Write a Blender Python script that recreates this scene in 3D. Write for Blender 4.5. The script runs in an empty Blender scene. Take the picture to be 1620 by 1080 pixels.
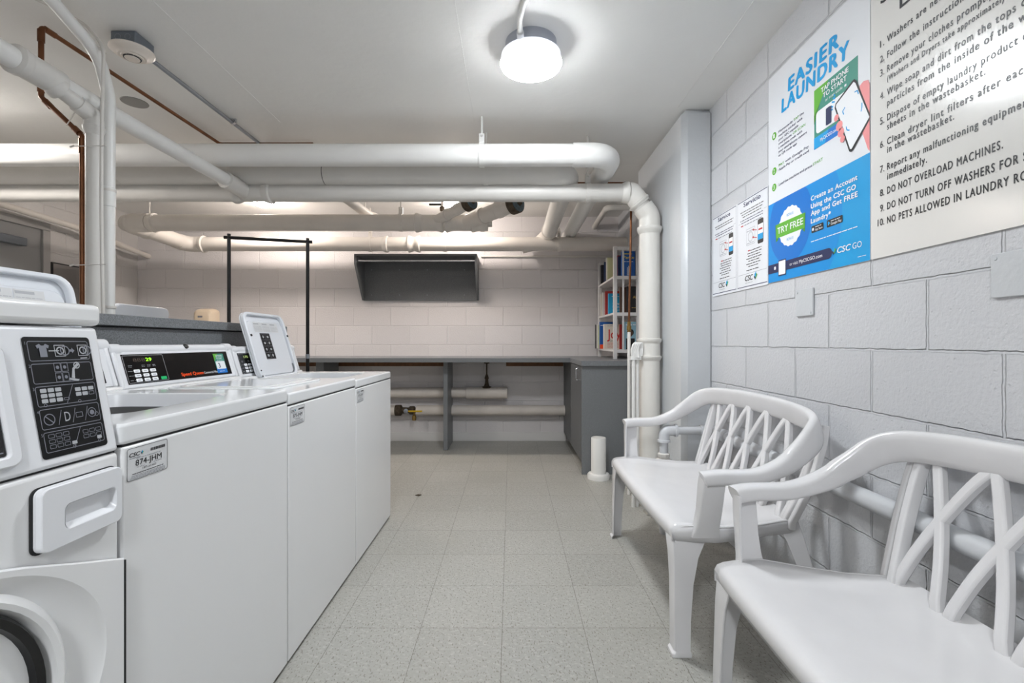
import bpy, bmesh, math, random
from mathutils import Vector, Matrix

# ------------------------------------------------------------------ camera, world, exposure
C = bpy.context.scene.collection
SC = bpy.context.scene
CAMH = 1.0676
cam_data = bpy.data.cameras.new('camera')
cam_data.sensor_width = 36.0
cam_data.lens = 743.0 / 1620.0 * 36.0
cam_data.shift_x = 2.0 / 1620.0
cam_data.shift_y = 1.5 / 1620.0
cam_data.clip_start = 0.02
cam = bpy.data.objects.new('camera', cam_data)
cam.location = (0, 0, CAMH)
cam.rotation_euler = (math.pi / 2, 0, 0)
C.objects.link(cam)
SC.camera = cam
w = bpy.data.worlds.new('world')
SC.world = w
w.use_nodes = True
w.node_tree.nodes['Background'].inputs[0].default_value = (0.8, 0.85, 0.9, 1)
w.node_tree.nodes['Background'].inputs[1].default_value = 0.05
SC.view_settings.view_transform = 'Standard'
SC.view_settings.look = 'None'
SC.view_settings.gamma = 1.0
SC.view_settings.use_curve_mapping = False
SC.view_settings.exposure = 0.24
# lamps: (strength of the diffusers of the ceiling lights; the front one is added fill)
MAIN_E, FRONT_FILL_E, SIDE_E, BACK_E = 120.0, 210.0, 150.0, 168.0
COOL, NEUTRAL, WARM = (0.925, 0.965, 1.0), (1.0, 0.95, 0.90), (1.0, 0.90, 0.82)

# ------------------------------------------------------------------ materials
def lin(c):
    return tuple(((v / 255.0) / 12.92 if v / 255.0 <= 0.04045 else ((v / 255.0 + 0.055) / 1.055) ** 2.4) for v in c)

def mat(name, col, rough=0.5, metal=0.0, noise=0.0, nscale=8.0, bump=0.0, bscale=60.0, emit=0.0, spec=0.5, speck=None):
    m = bpy.data.materials.new(name)
    m.use_nodes = True
    nt = m.node_tree
    b = nt.nodes['Principled BSDF']
    c = lin(col) + (1,)
    b.inputs['Base Color'].default_value = c
    b.inputs['Roughness'].default_value = rough
    b.inputs['Metallic'].default_value = metal
    b.inputs['Specular IOR Level'].default_value = spec
    if emit:
        b.inputs['Emission Color'].default_value = c
        b.inputs['Emission Strength'].default_value = emit
    tc = None
    if noise or bump or speck:
        tc = nt.nodes.new('ShaderNodeTexCoord')
    if noise:
        n = nt.nodes.new('ShaderNodeTexNoise')
        n.inputs['Scale'].default_value = nscale
        n.inputs['Detail'].default_value = 6
        nt.links.new(tc.outputs['Object'], n.inputs['Vector'])
        r = nt.nodes.new('ShaderNodeMapRange')
        r.inputs['From Min'].default_value = 0.3
        r.inputs['From Max'].default_value = 0.7
        r.inputs['To Min'].default_value = 1 - noise
        r.inputs['To Max'].default_value = 1 + noise * 0.5
        nt.links.new(n.outputs['Fac'], r.inputs['Value'])
        mx = nt.nodes.new('ShaderNodeVectorMath')
        mx.operation = 'SCALE'
        mx.inputs[0].default_value = c[:3]
        nt.links.new(r.outputs['Result'], mx.inputs['Scale'])
        nt.links.new(mx.outputs['Vector'], b.inputs['Base Color'])
    if speck:                      # fine two-tone speckle (laminate)
        n = nt.nodes.new('ShaderNodeTexNoise')
        n.inputs['Scale'].default_value = 420
        n.inputs['Detail'].default_value = 2
        nt.links.new(tc.outputs['Object'], n.inputs['Vector'])
        cr = nt.nodes.new('ShaderNodeValToRGB')
        cr.color_ramp.elements[0].position = 0.38
        cr.color_ramp.elements[0].color = lin(speck) + (1,)
        cr.color_ramp.elements[1].position = 0.62
        cr.color_ramp.elements[1].color = c
        nt.links.new(n.outputs['Fac'], cr.inputs['Fac'])
        nt.links.new(cr.outputs['Color'], b.inputs['Base Color'])
    if bump:
        n = nt.nodes.new('ShaderNodeTexNoise')
        n.inputs['Scale'].default_value = bscale
        n.inputs['Detail'].default_value = 4
        nt.links.new(tc.outputs['Object'], n.inputs['Vector'])
        bp = nt.nodes.new('ShaderNodeBump')
        bp.inputs['Strength'].default_value = bump
        bp.inputs['Distance'].default_value = 0.004
        nt.links.new(n.outputs['Fac'], bp.inputs['Height'])
        nt.links.new(bp.outputs['Normal'], b.inputs['Normal'])
    return m

def block_wall(name, col, axis, phase, joint=1.6):
    """painted concrete block: running bond courses, shallow joints, orange-peel paint"""
    m = bpy.data.materials.new(name)
    m.use_nodes = True
    nt = m.node_tree
    b = nt.nodes['Principled BSDF']
    b.inputs['Roughness'].default_value = 0.38
    b.inputs['Specular IOR Level'].default_value = 0.4
    tc = nt.nodes.new('ShaderNodeTexCoord')
    sp = nt.nodes.new('ShaderNodeSeparateXYZ')
    nt.links.new(tc.outputs['Object'], sp.inputs[0])
    wob = nt.nodes.new('ShaderNodeTexNoise')
    wob.inputs['Scale'].default_value = 30
    wob.inputs['Detail'].default_value = 3
    nt.links.new(tc.outputs['Object'], wob.inputs['Vector'])
    def off(out, value):
        a = nt.nodes.new('ShaderNodeMath')
        a.operation = 'ADD'
        a.inputs[1].default_value = value
        nt.links.new(out, a.inputs[0])
        j = nt.nodes.new('ShaderNodeMath')
        j.operation = 'MULTIPLY_ADD'
        j.inputs[1].default_value = 0.008
        nt.links.new(wob.outputs['Fac'], j.inputs[0])
        nt.links.new(a.outputs[0], j.inputs[2])
        return j.outputs[0]
    cb = nt.nodes.new('ShaderNodeCombineXYZ')
    nt.links.new(off(sp.outputs[axis], 40 * 0.4064 - phase - 0.004), cb.inputs[0])
    nt.links.new(off(sp.outputs['Z'], -0.0276 - 0.004), cb.inputs[1])
    br = nt.nodes.new('ShaderNodeTexBrick')
    br.inputs['Scale'].default_value = 1.0
    br.inputs['Brick Width'].default_value = 0.4064
    br.inputs['Row Height'].default_value = 0.2032
    br.inputs['Mortar Size'].default_value = 0.0055
    br.inputs['Mortar Smooth'].default_value = 0.6
    br.inputs['Bias'].default_value = 0.0
    c = lin(col)
    br.inputs['Color1'].default_value = tuple(v * 0.97 for v in c) + (1,)
    br.inputs['Color2'].default_value = tuple(v * 1.03 for v in c) + (1,)
    br.inputs['Mortar'].default_value = tuple(v * 1.0 for v in c) + (1,)
    nt.links.new(cb.outputs[0], br.inputs['Vector'])
    nt.links.new(br.outputs['Color'], b.inputs['Base Color'])
    n = nt.nodes.new('ShaderNodeTexNoise')
    n.inputs['Scale'].default_value = 95
    n.inputs['Detail'].default_value = 6
    nt.links.new(tc.outputs['Object'], n.inputs['Vector'])
    v = nt.nodes.new('ShaderNodeTexVoronoi')
    v.inputs['Scale'].default_value = 38
    nt.links.new(tc.outputs['Object'], v.inputs['Vector'])
    pit = nt.nodes.new('ShaderNodeMapRange')          # sparse pits and lumps
    pit.inputs['From Min'].default_value = 0.05
    pit.inputs['From Max'].default_value = 0.16
    pit.inputs['To Min'].default_value = 0.25
    pit.inputs['To Max'].default_value = 0.0
    nt.links.new(v.outputs['Distance'], pit.inputs['Value'])
    h1 = nt.nodes.new('ShaderNodeMath')
    h1.operation = 'MULTIPLY_ADD'
    h1.inputs[1].default_value = -joint
    nt.links.new(br.outputs['Fac'], h1.inputs[0])
    h2 = nt.nodes.new('ShaderNodeMath')
    h2.operation = 'MULTIPLY'
    h2.inputs[1].default_value = 0.7
    nt.links.new(n.outputs['Fac'], h2.inputs[0])
    h3 = nt.nodes.new('ShaderNodeMath')
    h3.operation = 'SUBTRACT'
    nt.links.new(h2.outputs[0], h3.inputs[0])
    nt.links.new(pit.outputs['Result'], h3.inputs[1])
    nt.links.new(h3.outputs[0], h1.inputs[2])
    bp = nt.nodes.new('ShaderNodeBump')
    bp.inputs['Strength'].default_value = 1.0
    bp.inputs['Distance'].default_value = 0.004
    nt.links.new(h1.outputs[0], bp.inputs['Height'])
    nt.links.new(bp.outputs['Normal'], b.inputs['Normal'])
    return m

def tile_floor(name):
    """12 inch vinyl composition tile, streaky chips, thin dark seams"""
    m = bpy.data.materials.new(name)
    m.use_nodes = True
    nt = m.node_tree
    b = nt.nodes['Principled BSDF']
    b.inputs['Roughness'].default_value = 0.42
    b.inputs['Specular IOR Level'].default_value = 0.35
    tc = nt.nodes.new('ShaderNodeTexCoord')
    mp = nt.nodes.new('ShaderNodeMapping')
    mp.inputs['Location'].default_value = (0.0318 + 30 * 0.3048, -1.757 + 30 * 0.3048, 0)
    nt.links.new(tc.outputs['Object'], mp.inputs['Vector'])
    br = nt.nodes.new('ShaderNodeTexBrick')
    br.offset = 0.0
    br.inputs['Scale'].default_value = 1.0
    br.inputs['Brick Width'].default_value = 0.3048
    br.inputs['Row Height'].default_value = 0.3048
    br.inputs['Mortar Size'].default_value = 0.0011
    br.inputs['Mortar Smooth'].default_value = 0.3
    c = lin((167, 166, 160))
    br.inputs['Color1'].default_value = tuple(v * 0.95 for v in c) + (1,)
    br.inputs['Color2'].default_value = tuple(v * 1.05 for v in c) + (1,)
    br.inputs['Mortar'].default_value = lin((96, 92, 84)) + (1,)
    nt.links.new(mp.outputs[0], br.inputs['Vector'])
    # chips: stretched voronoi-ish noise at two scales
    def chips(scale, lo, hi, stretch):
        q = nt.nodes.new('ShaderNodeMapping')
        q.inputs['Scale'].default_value = stretch
        q.inputs['Rotation'].default_value = (0, 0, 0.7)
        nt.links.new(tc.outputs['Object'], q.inputs['Vector'])
        n = nt.nodes.new('ShaderNodeTexNoise')
        n.inputs['Scale'].default_value = scale
        n.inputs['Detail'].default_value = 3
        nt.links.new(q.outputs[0], n.inputs['Vector'])
        r = nt.nodes.new('ShaderNodeMapRange')
        r.inputs['From Min'].default_value = lo
        r.inputs['From Max'].default_value = hi
        nt.links.new(n.outputs['Fac'], r.inputs['Value'])
        return r.outputs['Result']
    dark = chips(170, 0.58, 0.66, (1, 0.5, 1))
    pale = chips(95, 0.5, 0.75, (0.6, 1, 1))
    big = chips(2.2, 0.35, 0.7, (1, 1, 1))
    def mix(fac, a, bcol, amount):
        k = nt.nodes.new('ShaderNodeMath')
        k.operation = 'MULTIPLY'
        k.inputs[1].default_value = amount
        nt.links.new(fac, k.inputs[0])
        x = nt.nodes.new('ShaderNodeMix')
        x.data_type = 'RGBA'
        nt.links.new(k.outputs[0], x.inputs[0])
        nt.links.new(a, x.inputs[6])
        x.inputs[7].default_value = lin(bcol) + (1,)
        return x.outputs[2]
    col = mix(pale, br.outputs['Color'], (196, 195, 190), 0.7)
    col = mix(dark, col, (108, 103, 92), 0.8)
    col = mix(big, col, (152, 150, 140), 0.3)
    nt.links.new(col, b.inputs['Base Color'])
    bp = nt.nodes.new('ShaderNodeBump')
    bp.inputs['Strength'].default_value = 0.35
    bp.inputs['Distance'].default_value = 0.0015
    bp.invert = True
    nt.links.new(br.outputs['Fac'], bp.inputs['Height'])
    nt.links.new(bp.outputs['Normal'], b.inputs['Normal'])
    return m

M = {}
M['wall_right'] = block_wall('block_wall_side', (205, 206, 209), 'Y', 1.719)
M['wall_back'] = block_wall('block_wall_end', (213, 209, 209), 'X', -3.942, .8)
M['wall_left'] = block_wall('block_wall_far_side', (200, 197, 195), 'Y', 0.2, .8)
M['pier'] = mat('painted_concrete', (200, 203, 206), 0.4, bump=0.35, bscale=45)
M['ceiling'] = mat('painted_ceiling', (240, 239, 236), 0.6, bump=0.3, bscale=25, noise=0.03, nscale=2)
M['seam'] = mat('ceiling_seam', (236, 235, 232), 0.6, bump=0.5, bscale=80)
M['floor'] = tile_floor('vinyl_tile')
M['base'] = mat('white_base', (214, 212, 210), 0.4)
M['enamel'] = mat('white_enamel', (232, 232, 232), 0.22, noise=0.012, nscale=3)
M['enamel_gloss'] = mat('glossy_enamel', (230, 231, 232), 0.1)
M['enamel2'] = mat('white_enamel_soft', (228, 229, 232), 0.3)
M['lid_plastic'] = mat('white_lid', (229, 232, 237), 0.25)
M['resin'] = mat('white_resin', (220, 219, 220), 0.16, noise=0.025, nscale=9)
M['black'] = mat('black_plastic', (22, 22, 24), 0.35)
M['decal_black'] = mat('decal_black', (12, 12, 13), 0.5, spec=0.25)
M['black_gloss'] = mat('black_gloss', (14, 14, 16), 0.12)
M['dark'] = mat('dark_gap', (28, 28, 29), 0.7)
M['rack'] = mat('black_steel', (16, 16, 17), 0.4, metal=0.3)
M['laminate'] = mat('grey_laminate', (136, 139, 142), 0.4, speck=(92, 95, 98))
M['laminate_dark'] = mat('charcoal_laminate', (108, 110, 112), 0.5, speck=(80, 82, 84))
M['wood'] = mat('brown_cleat', (118, 80, 48), 0.6, noise=0.3, nscale=30)
M['pipe_white'] = mat('white_painted_pipe', (230, 229, 226), 0.35, bump=0.12, bscale=40, noise=0.02)
M['pipe_riser'] = mat('off_white_riser', (226, 223, 217), 0.4, bump=0.15, bscale=40, noise=0.03)
M['pipe_grey'] = mat('grey_painted_pipe', (216, 213, 208), 0.45, bump=0.2, bscale=35, noise=0.05, nscale=5)
M['pipe_cream'] = mat('cream_painted_pipe', (214, 208, 201), 0.45, bump=0.2, bscale=35, noise=0.05, nscale=5)
M['pipe_wallgrey'] = mat('wall_grey_pipe', (196, 198, 201), 0.4, bump=0.15, bscale=45)
M['insul'] = mat('white_pipe_cover', (214, 206, 198), 0.6, bump=0.25, bscale=30, noise=0.08, nscale=7)
M['copper'] = mat('copper', (122, 80, 54), 0.42, metal=0.75, noise=0.3, nscale=14)
M['steel'] = mat('galvanised_steel', (150, 155, 162), 0.4, metal=0.7, noise=0.1)
M['box_grey'] = mat('grey_steel_box', (112, 118, 126), 0.45, metal=0.3)
M['chrome'] = mat('chrome', (205, 207, 210), 0.18, metal=1.0)
M['rust'] = mat('rusty_iron', (78, 66, 52), 0.75, metal=0.2, noise=0.45, nscale=40, bump=0.8, bscale=70)
M['plug_blue'] = mat('blue_grey_plug', (74, 90, 98), 0.6, noise=0.35, nscale=50, bump=0.5)
M['brass'] = mat('brass', (150, 122, 70), 0.35, metal=0.8)
M['yellow'] = mat('yellow_handle', (214, 176, 30), 0.45)
M['disc_grey'] = mat('grey_cover', (148, 146, 142), 0.6)
M['lamp_base'] = mat('lamp_base_metal', (176, 180, 190), 0.4, metal=0.4)
M['cream'] = mat('cream_plastic', (226, 208, 184), 0.35)
M['detector'] = mat('detector_plastic', (224, 215, 205), 0.4)
M['door'] = mat('grey_door', (138, 138, 138), 0.45)
M['door_frame'] = mat('grey_door_frame', (160, 158, 156), 0.45)
M['mirror'] = mat('mirror_glass', (150, 148, 146), 0.05, metal=1.0)
M['tie'] = mat('white_tie', (216, 212, 206), 0.5)
M['concrete'] = mat('broken_mortar', (150, 147, 140), 0.85, noise=0.25, nscale=20, bump=1.0, bscale=30)
M['shelf_white'] = mat('white_shelf', (216, 214, 213), 0.4)
M['board'] = mat('white_signboard', (228, 226, 222), 0.2)
M['sheet'] = mat('white_poster', (228, 230, 234), 0.45)
M['paper'] = mat('paper_label', (214, 215, 216), 0.45)
M['ink'] = mat('black_ink', (30, 30, 34), 0.4)
M['navy'] = mat('navy_ink', (30, 40, 84), 0.45)
M['greyink'] = mat('grey_ink', (128, 130, 140), 0.45)
M['lightink'] = mat('light_grey_print', (178, 180, 184), 0.4)
M['cyan'] = mat('bright_blue_print', (0, 158, 222), 0.45)
M['blue'] = mat('mid_blue_print', (0, 116, 206), 0.45)
M['teal'] = mat('teal_print', (64, 146, 128), 0.45)
M['green'] = mat('green_print', (98, 178, 52), 0.45)
M['green_dark'] = mat('dark_green_print', (70, 142, 36), 0.45)
M['pink'] = mat('pink_print', (242, 150, 150), 0.45)
M['red'] = mat('red_print', (196, 44, 40), 0.45)
M['orange'] = mat('orange_print', (255, 84, 20), 0.4)
M['white_ink'] = mat('white_print', (240, 242, 245), 0.4)
M['led_green'] = mat('green_led', (150, 255, 40), 0.4, emit=1.4)
M['led_pale'] = mat('pale_led', (190, 220, 130), 0.4, emit=0.5)
M['led_dim'] = mat('unlit_led', (74, 62, 54), 0.4)
M['led_red'] = mat('red_led', (235, 120, 90), 0.4, emit=0.6)
M['start_green'] = mat('green_key', (20, 190, 110), 0.4)
for nm, col in (('book_blue', (28, 92, 170)), ('book_cyan', (30, 160, 206)), ('book_black', (30, 30, 34)), ('book_cream', (222, 214, 200)),
                ('book_red', (176, 52, 48)), ('book_white', (220, 218, 214)), ('book_sky', (150, 190, 206)), ('book_green', (200, 203, 160)),
                ('book_navy', (40, 56, 92)), ('book_brown', (92, 66, 50)), ('pages', (222, 214, 198))):
    M[nm] = mat(nm, col, 0.4)
M['gold'] = mat('gold_print', (200, 160, 80), 0.4)
M['yellow_ink'] = mat('yellow_print', (232, 214, 40), 0.4)

# ------------------------------------------------------------------ mesh helpers
def base_of(o):
    v = Vector((0, 0, 0))
    while o is not None:
        v += o.location
        o = o.parent
    return v

class MB:
    """collects verts and faces, then links them as ONE mesh object"""
    def __init__(s):
        s.v, s.f = [], []
    def add(s, vs, fs):
        k = len(s.v)
        s.v += [Vector(p) for p in vs]
        s.f += [tuple(i + k for i in f) for f in fs]
        return s
    def box(s, x0, x1, y0, y1, z0, z1):
        return s.add([(x0, y0, z0), (x1, y0, z0), (x1, y1, z0), (x0, y1, z0), (x0, y0, z1), (x1, y0, z1), (x1, y1, z1), (x0, y1, z1)],
                     [(0, 3, 2, 1), (4, 5, 6, 7), (0, 1, 5, 4), (1, 2, 6, 5), (2, 3, 7, 6), (3, 0, 4, 7)])
    def loft(s, rings, caps=True, closed=True):
        n = len(rings[0])
        vs = [p for r in rings for p in r]
        fs = []
        for i in range(len(rings) - 1):
            for j in range(n if closed else n - 1):
                a, b = i * n + j, i * n + (j + 1) % n
                fs.append((a, b, b + n, a + n))
        if caps:
            fs.append(tuple(range(n - 1, -1, -1)))
            fs.append(tuple((len(rings) - 1) * n + j for j in range(n)))
        return s.add(vs, fs)
    def prism(s, loop, off):
        off = Vector(off)
        return s.loft([[Vector(p) for p in loop], [Vector(p) + off for p in loop]])
    def ring_prism(s, outer, inner, off):
        off = Vector(off)
        n = len(outer)
        o, i = [Vector(p) for p in outer], [Vector(p) for p in inner]
        vs = o + i + [p + off for p in o] + [p + off for p in i]
        fs = []
        for j in range(n):
            k = (j + 1) % n
            fs += [(j, k, n + k, n + j), (2 * n + j, 3 * n + j, 3 * n + k, 2 * n + k), (j, 2 * n + j, 2 * n + k, k), (n + j, n + k, 3 * n + k, 3 * n + j)]
        return s.add(vs, fs)
    def rings(s, axis_p, axis_d, prof, n=28, caps=True):
        """lathe: prof = [(distance along axis, radius)]"""
        d = Vector(axis_d).normalized()
        a = d.orthogonal().normalized()
        b = d.cross(a)
        p = Vector(axis_p)
        rs = [[p + d * t + (a * math.cos(2 * math.pi * j / n) + b * math.sin(2 * math.pi * j / n)) * max(r, 1e-4) for j in range(n)] for t, r in prof]
        return s.loft(rs, caps)
    def cyl(s, p0, p1, r, n=20, ch=0.0):
        p0, p1 = Vector(p0), Vector(p1)
        L = (p1 - p0).length
        prof = [(0, r), (L, r)] if not ch else [(0, r - ch), (ch, r), (L - ch, r), (L, r - ch)]
        return s.rings(p0, p1 - p0, prof, n)
    def tube(s, pts, r, fillet=0.0, n=18):
        path = fillet_path([Vector(p) for p in pts], fillet)
        return s.sweep_circle(path, r, n)
    def sweep_circle(s, path, r, n=18):
        rs = []
        t = (path[1] - path[0]).normalized()
        a = t.orthogonal().normalized()
        for i, p in enumerate(path):
            if i == 0: t2 = (path[1] - path[0]).normalized()
            elif i == len(path) - 1: t2 = (path[-1] - path[-2]).normalized()
            else: t2 = ((path[i + 1] - p).normalized() + (p - path[i - 1]).normalized()).normalized()
            a = (a - t2 * a.dot(t2)).normalized()
            b = t2.cross(a)
            rr = r[i] if isinstance(r, (list, tuple)) else r
            rs.append([p + (a * math.cos(2 * math.pi * j / n) + b * math.sin(2 * math.pi * j / n)) * rr for j in range(n)])
        return s.loft(rs)
    def build(s, name, m, parent=None, bevel=0.0, seg=2, angle=38, flat=False, label=None, subsurf=0, solid=0.0):
        me = bpy.data.meshes.new(name)
        off = base_of(parent)
        me.from_pydata([tuple(p - off) for p in s.v], [], s.f)
        bm = bmesh.new()
        bm.from_mesh(me)
        bmesh.ops.recalc_face_normals(bm, faces=bm.faces)
        bm.to_mesh(me)
        bm.free()
        me.materials.append(m)
        if not flat:
            for p in me.polygons: p.use_smooth = True
            me.set_sharp_from_angle(angle=math.radians(angle))
        o = bpy.data.objects.new(name, me)
        C.objects.link(o)
        if parent is not None: o.parent = parent
        if solid:
            q = o.modifiers.new('shell', 'SOLIDIFY')
            q.thickness = solid
            q.offset = -1
        if bevel:
            q = o.modifiers.new('soft edges', 'BEVEL')
            q.width = bevel
            q.segments = seg
            q.limit_method = 'ANGLE'
            q.angle_limit = math.radians(40)
            q.harden_normals = False
        if subsurf:
            q = o.modifiers.new('smooth', 'SUBSURF')
            q.levels = subsurf
            q.render_levels = subsurf
        if label: o['label'] = label
        return o

def fillet_path(pts, rad, n=8):
    if rad <= 0 or len(pts) < 3: return pts
    out = [pts[0]]
    for i in range(1, len(pts) - 1):
        a, b, c = pts[i - 1], pts[i], pts[i + 1]
        u, v = (a - b).normalized(), (c - b).normalized()
        ang = u.angle(v)
        if ang > math.pi - 0.01:
            out.append(b)
            continue
        d = min(rad / math.tan(ang / 2), (a - b).length * 0.49, (c - b).length * 0.49)
        p0, p1 = b + u * d, b + v * d
        rr = d * math.tan(ang / 2)
        cen = b + (u + v).normalized() * (rr / math.sin(ang / 2))
        e0, e1 = p0 - cen, p1 - cen
        tot = e0.angle(e1)
        ax = e0.cross(e1).normalized()
        for k in range(n + 1):
            out.append(cen + Matrix.Rotation(tot * k / n, 3, ax) @ e0)
    out.append(pts[-1])
    return out

def catmull(pts, n=8):
    P = [Vector(p) for p in pts]
    P = [P[0] * 2 - P[1]] + P + [P[-1] * 2 - P[-2]]
    out = []
    for i in range(1, len(P) - 2):
        for k in range(n):
            t = k / n
            a, b, c, d = P[i - 1], P[i], P[i + 1], P[i + 2]
            out.append(0.5 * ((2 * b) + (c - a) * t + (2 * a - 5 * b + 4 * c - d) * t * t + (3 * b - a - 3 * c + d) * t ** 3))
    out.append(P[-2])
    return out

def rrect(cx, cy, w, h, r, n=5):
    r = min(r, w / 2 - 1e-5, h / 2 - 1e-5)
    pts = []
    for qx, qy, a0 in ((1, 1, 0), (-1, 1, 90), (-1, -1, 180), (1, -1, 270)):
        for k in range(n + 1):
            a = math.radians(a0 + 90 * k / n)
            pts.append((cx + qx * (w / 2 - r) + r * math.cos(a), cy + qy * (h / 2 - r) + r * math.sin(a)))
    return pts

def thing(name, label, cat, loc=(0, 0, 0), group=None):
    o = bpy.data.objects.new(name, None)
    o.empty_display_size = 0.05
    o.location = loc
    o['label'], o['category'] = label, cat
    if group: o['group'] = group
    C.objects.link(o)
    return o

def tag(o, label, cat, group=None):
    o['label'], o['category'] = label, cat
    if group: o['group'] = group
    return o

def struct(o):
    o['kind'] = 'structure'
    return o

# ------------------------------------------------------------------ flat print: lettering and shapes lying on a surface
_glyphs = {}
def glyphs(text, bold=0.0, shear=0.0, spacing=1.0):
    key = (text, bold, shear, spacing)
    if key not in _glyphs:
        cu = bpy.data.curves.new('lettering', 'FONT')
        cu.body = text
        cu.size = 1.0
        cu.shear = shear
        cu.space_character = spacing
        cu.resolution_u = 3
        ob = bpy.data.objects.new('lettering', cu)
        C.objects.link(ob)
        dg = bpy.context.evaluated_depsgraph_get()
        ev = ob.evaluated_get(dg)
        me = ev.to_mesh()
        vs = [(v.co.x, v.co.y) for v in me.vertices]
        fs = [tuple(p.vertices) for p in me.polygons]
        ev.to_mesh_clear()
        bpy.data.objects.remove(ob)
        bpy.data.curves.remove(cu)
        x0, x1 = (min(v[0] for v in vs), max(v[0] for v in vs)) if vs else (0, 1)
        _glyphs[key] = (vs, fs, x0, x1)
    return _glyphs[key]
CAP = 0.70

class Art:
    def __init__(s, origin, u, v, lift=0.0003):
        s.o, s.u, s.v = Vector(origin), Vector(u).normalized(), Vector(v).normalized()
        s.n = s.u.cross(s.v).normalized()
        s.lift = lift
        s.parts = {}
        s.gid = 0
        s.tid = 0
    def pt(s, u, v, layer):
        return s.o + s.u * u + s.v * v + s.n * (layer * s.lift)
    def mb(s, part, m, gid=None):
        return s.parts.setdefault((part, m, s.gid if gid is None else gid), MB())
    def poly(s, pts, m, part='print', layer=1):
        s.mb(part, m).add([s.pt(a, b, layer) for a, b in pts], [tuple(range(len(pts)))])
    def rect(s, u0, u1, v0, v1, m, part='print', layer=1, r=0.0):
        s.poly(rrect((u0 + u1) / 2, (v0 + v1) / 2, u1 - u0, v1 - v0, r) if r else [(u0, v0), (u1, v0), (u1, v1), (u0, v1)], m, part, layer)
    def frame(s, u0, u1, v0, v1, wd, m, part='border', layer=1, r=0.004):
        a = rrect((u0 + u1) / 2, (v0 + v1) / 2, u1 - u0, v1 - v0, r)
        b = rrect((u0 + u1) / 2, (v0 + v1) / 2, u1 - u0 - 2 * wd, v1 - v0 - 2 * wd, max(r - wd, 0.0005))
        n = len(a)
        s.mb(part, m).add([s.pt(*p, layer) for p in a + b], [(j, (j + 1) % n, n + (j + 1) % n, n + j) for j in range(n)])
    def disc(s, u, v, r, m, part='print', layer=1, n=28, ry=None, wob=0.0, lobes=0):
        s.poly([(u + r * (1 + wob * math.cos(lobes * t)) * math.cos(t), v + (ry or r) * (1 + wob * math.cos(lobes * t)) * math.sin(t))
                for t in (2 * math.pi * k / n for k in range(n))], m, part, layer)
    def ring(s, u, v, r, wd, m, part='print', layer=1, n=24):
        vs = [s.pt(u + q * math.cos(2 * math.pi * k / n), v + q * math.sin(2 * math.pi * k / n), layer) for q in (r, r - wd) for k in range(n)]
        s.mb(part, m).add(vs, [(j, (j + 1) % n, n + (j + 1) % n, n + j) for j in range(n)])
    def line(s, pts, wd, m, part='print', layer=1):
        for (a, b), (c, d) in zip(pts, pts[1:]):
            L = math.hypot(c - a, d - b) or 1e-6
            px, py = -(d - b) / L * wd / 2, (c - a) / L * wd / 2
            s.poly([(a + px, b + py), (c + px, d + py), (c - px, d - py), (a - px, b - py)], m, part, layer)
    def text(s, t, u, v, h, m, width=None, part='lettering', layer=2, bold=0.0, shear=0.0, align='l', aspect=0.85, spacing=1.0, rot=0.0):
        vs, fs, x0, x1 = glyphs(t, bold, shear, spacing)
        sy = h / CAP
        sx = width / (x1 - x0) if width else sy * aspect
        W_ = (x1 - x0) * sx
        du = {'l': 0, 'c': -W_ / 2, 'r': -W_}[align]
        cr, sr = math.cos(rot), math.sin(rot)
        s.tid += 1
        for k, shift in enumerate((-bold, bold, -bold / 2, bold / 2) if bold else (0,)):
            pts = []
            for x, y in vs:
                a, b = (x - x0 + shift * .5) * sx + du, (y + (bold * .35 if k > 1 else 0) * (1 if k == 2 else -1)) * sy
                pts.append(s.pt(u + a * cr - b * sr, v + a * sr + b * cr, layer + .1 * k))
            s.mb(part, m, 't%d' % s.tid).add(pts, fs)
    def bars(s, u0, u1, v, h, m, part='fine_print', layer=2, seed=0, gap=0.25):
        """fine print too small to read: a broken line of word-long strokes"""
        rnd = random.Random(seed)
        u = u0
        while u < u1 - h:
            L = min(rnd.uniform(2, 6) * h, u1 - u)
            s.rect(u, u + L, v, v + h * 0.6, m, part, layer)
            u += L + h * (0.5 + gap)
    def flush(s, parent):
        out = []
        for (part, m, _), b in s.parts.items():
            out.append(b.build(part, m, parent, flat=True))
        s.parts = {}
        return out

# ------------------------------------------------------------------ the room
XL, XR, YB, YF, ZC = -4.04, 1.165, 5.085, -2.4, 2.4276
def slab(name, m, *b):
    return struct(MB().box(*b).build(name, m, flat=True))
slab('floor', M['floor'], XL - .15, XR + .15, YF - .15, YB + .15, -0.12, 0)
slab('ceiling', M['ceiling'], XL - .15, XR + .15, YF - .15, YB + .15, ZC, ZC + .15)
slab('wall_right', M['wall_right'], XR, XR + .15, YF, YB, 0, ZC)
slab('wall_back', M['wall_back'], XL - .15, XR + .15, YB, YB + .15, 0, ZC)
slab('wall_left', M['wall_left'], XL - .15, XL, YF, YB, 0, ZC)
slab('wall_front', M['wall_back'], XL - .15, XR + .15, YF - .15, YF, 0, ZC)
struct(MB().box(0.996, XR + .02, 2.72, 3.70, 0, ZC).build('wall_pier', M['pier'], bevel=0.03, seg=1))
struct(MB().box(-2.4, 0.6, YB - .012, YB, 0, 0.1).build('baseboard_back', M['base'], bevel=0.004))
for i, (x0, x1, y0, y1) in enumerate(((-1.4295, -1.4235, YF, 2.9), (-.2275, -.2225, 1.2, 2.9), (.966, .972, 1.0, 2.72), (-2.0, XR, 3.6, 3.606))):
    struct(MB().box(x0, x1, y0, y1, ZC - .0015, ZC + .01).build('trim_%d' % (i + 1), M['seam']))

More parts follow.
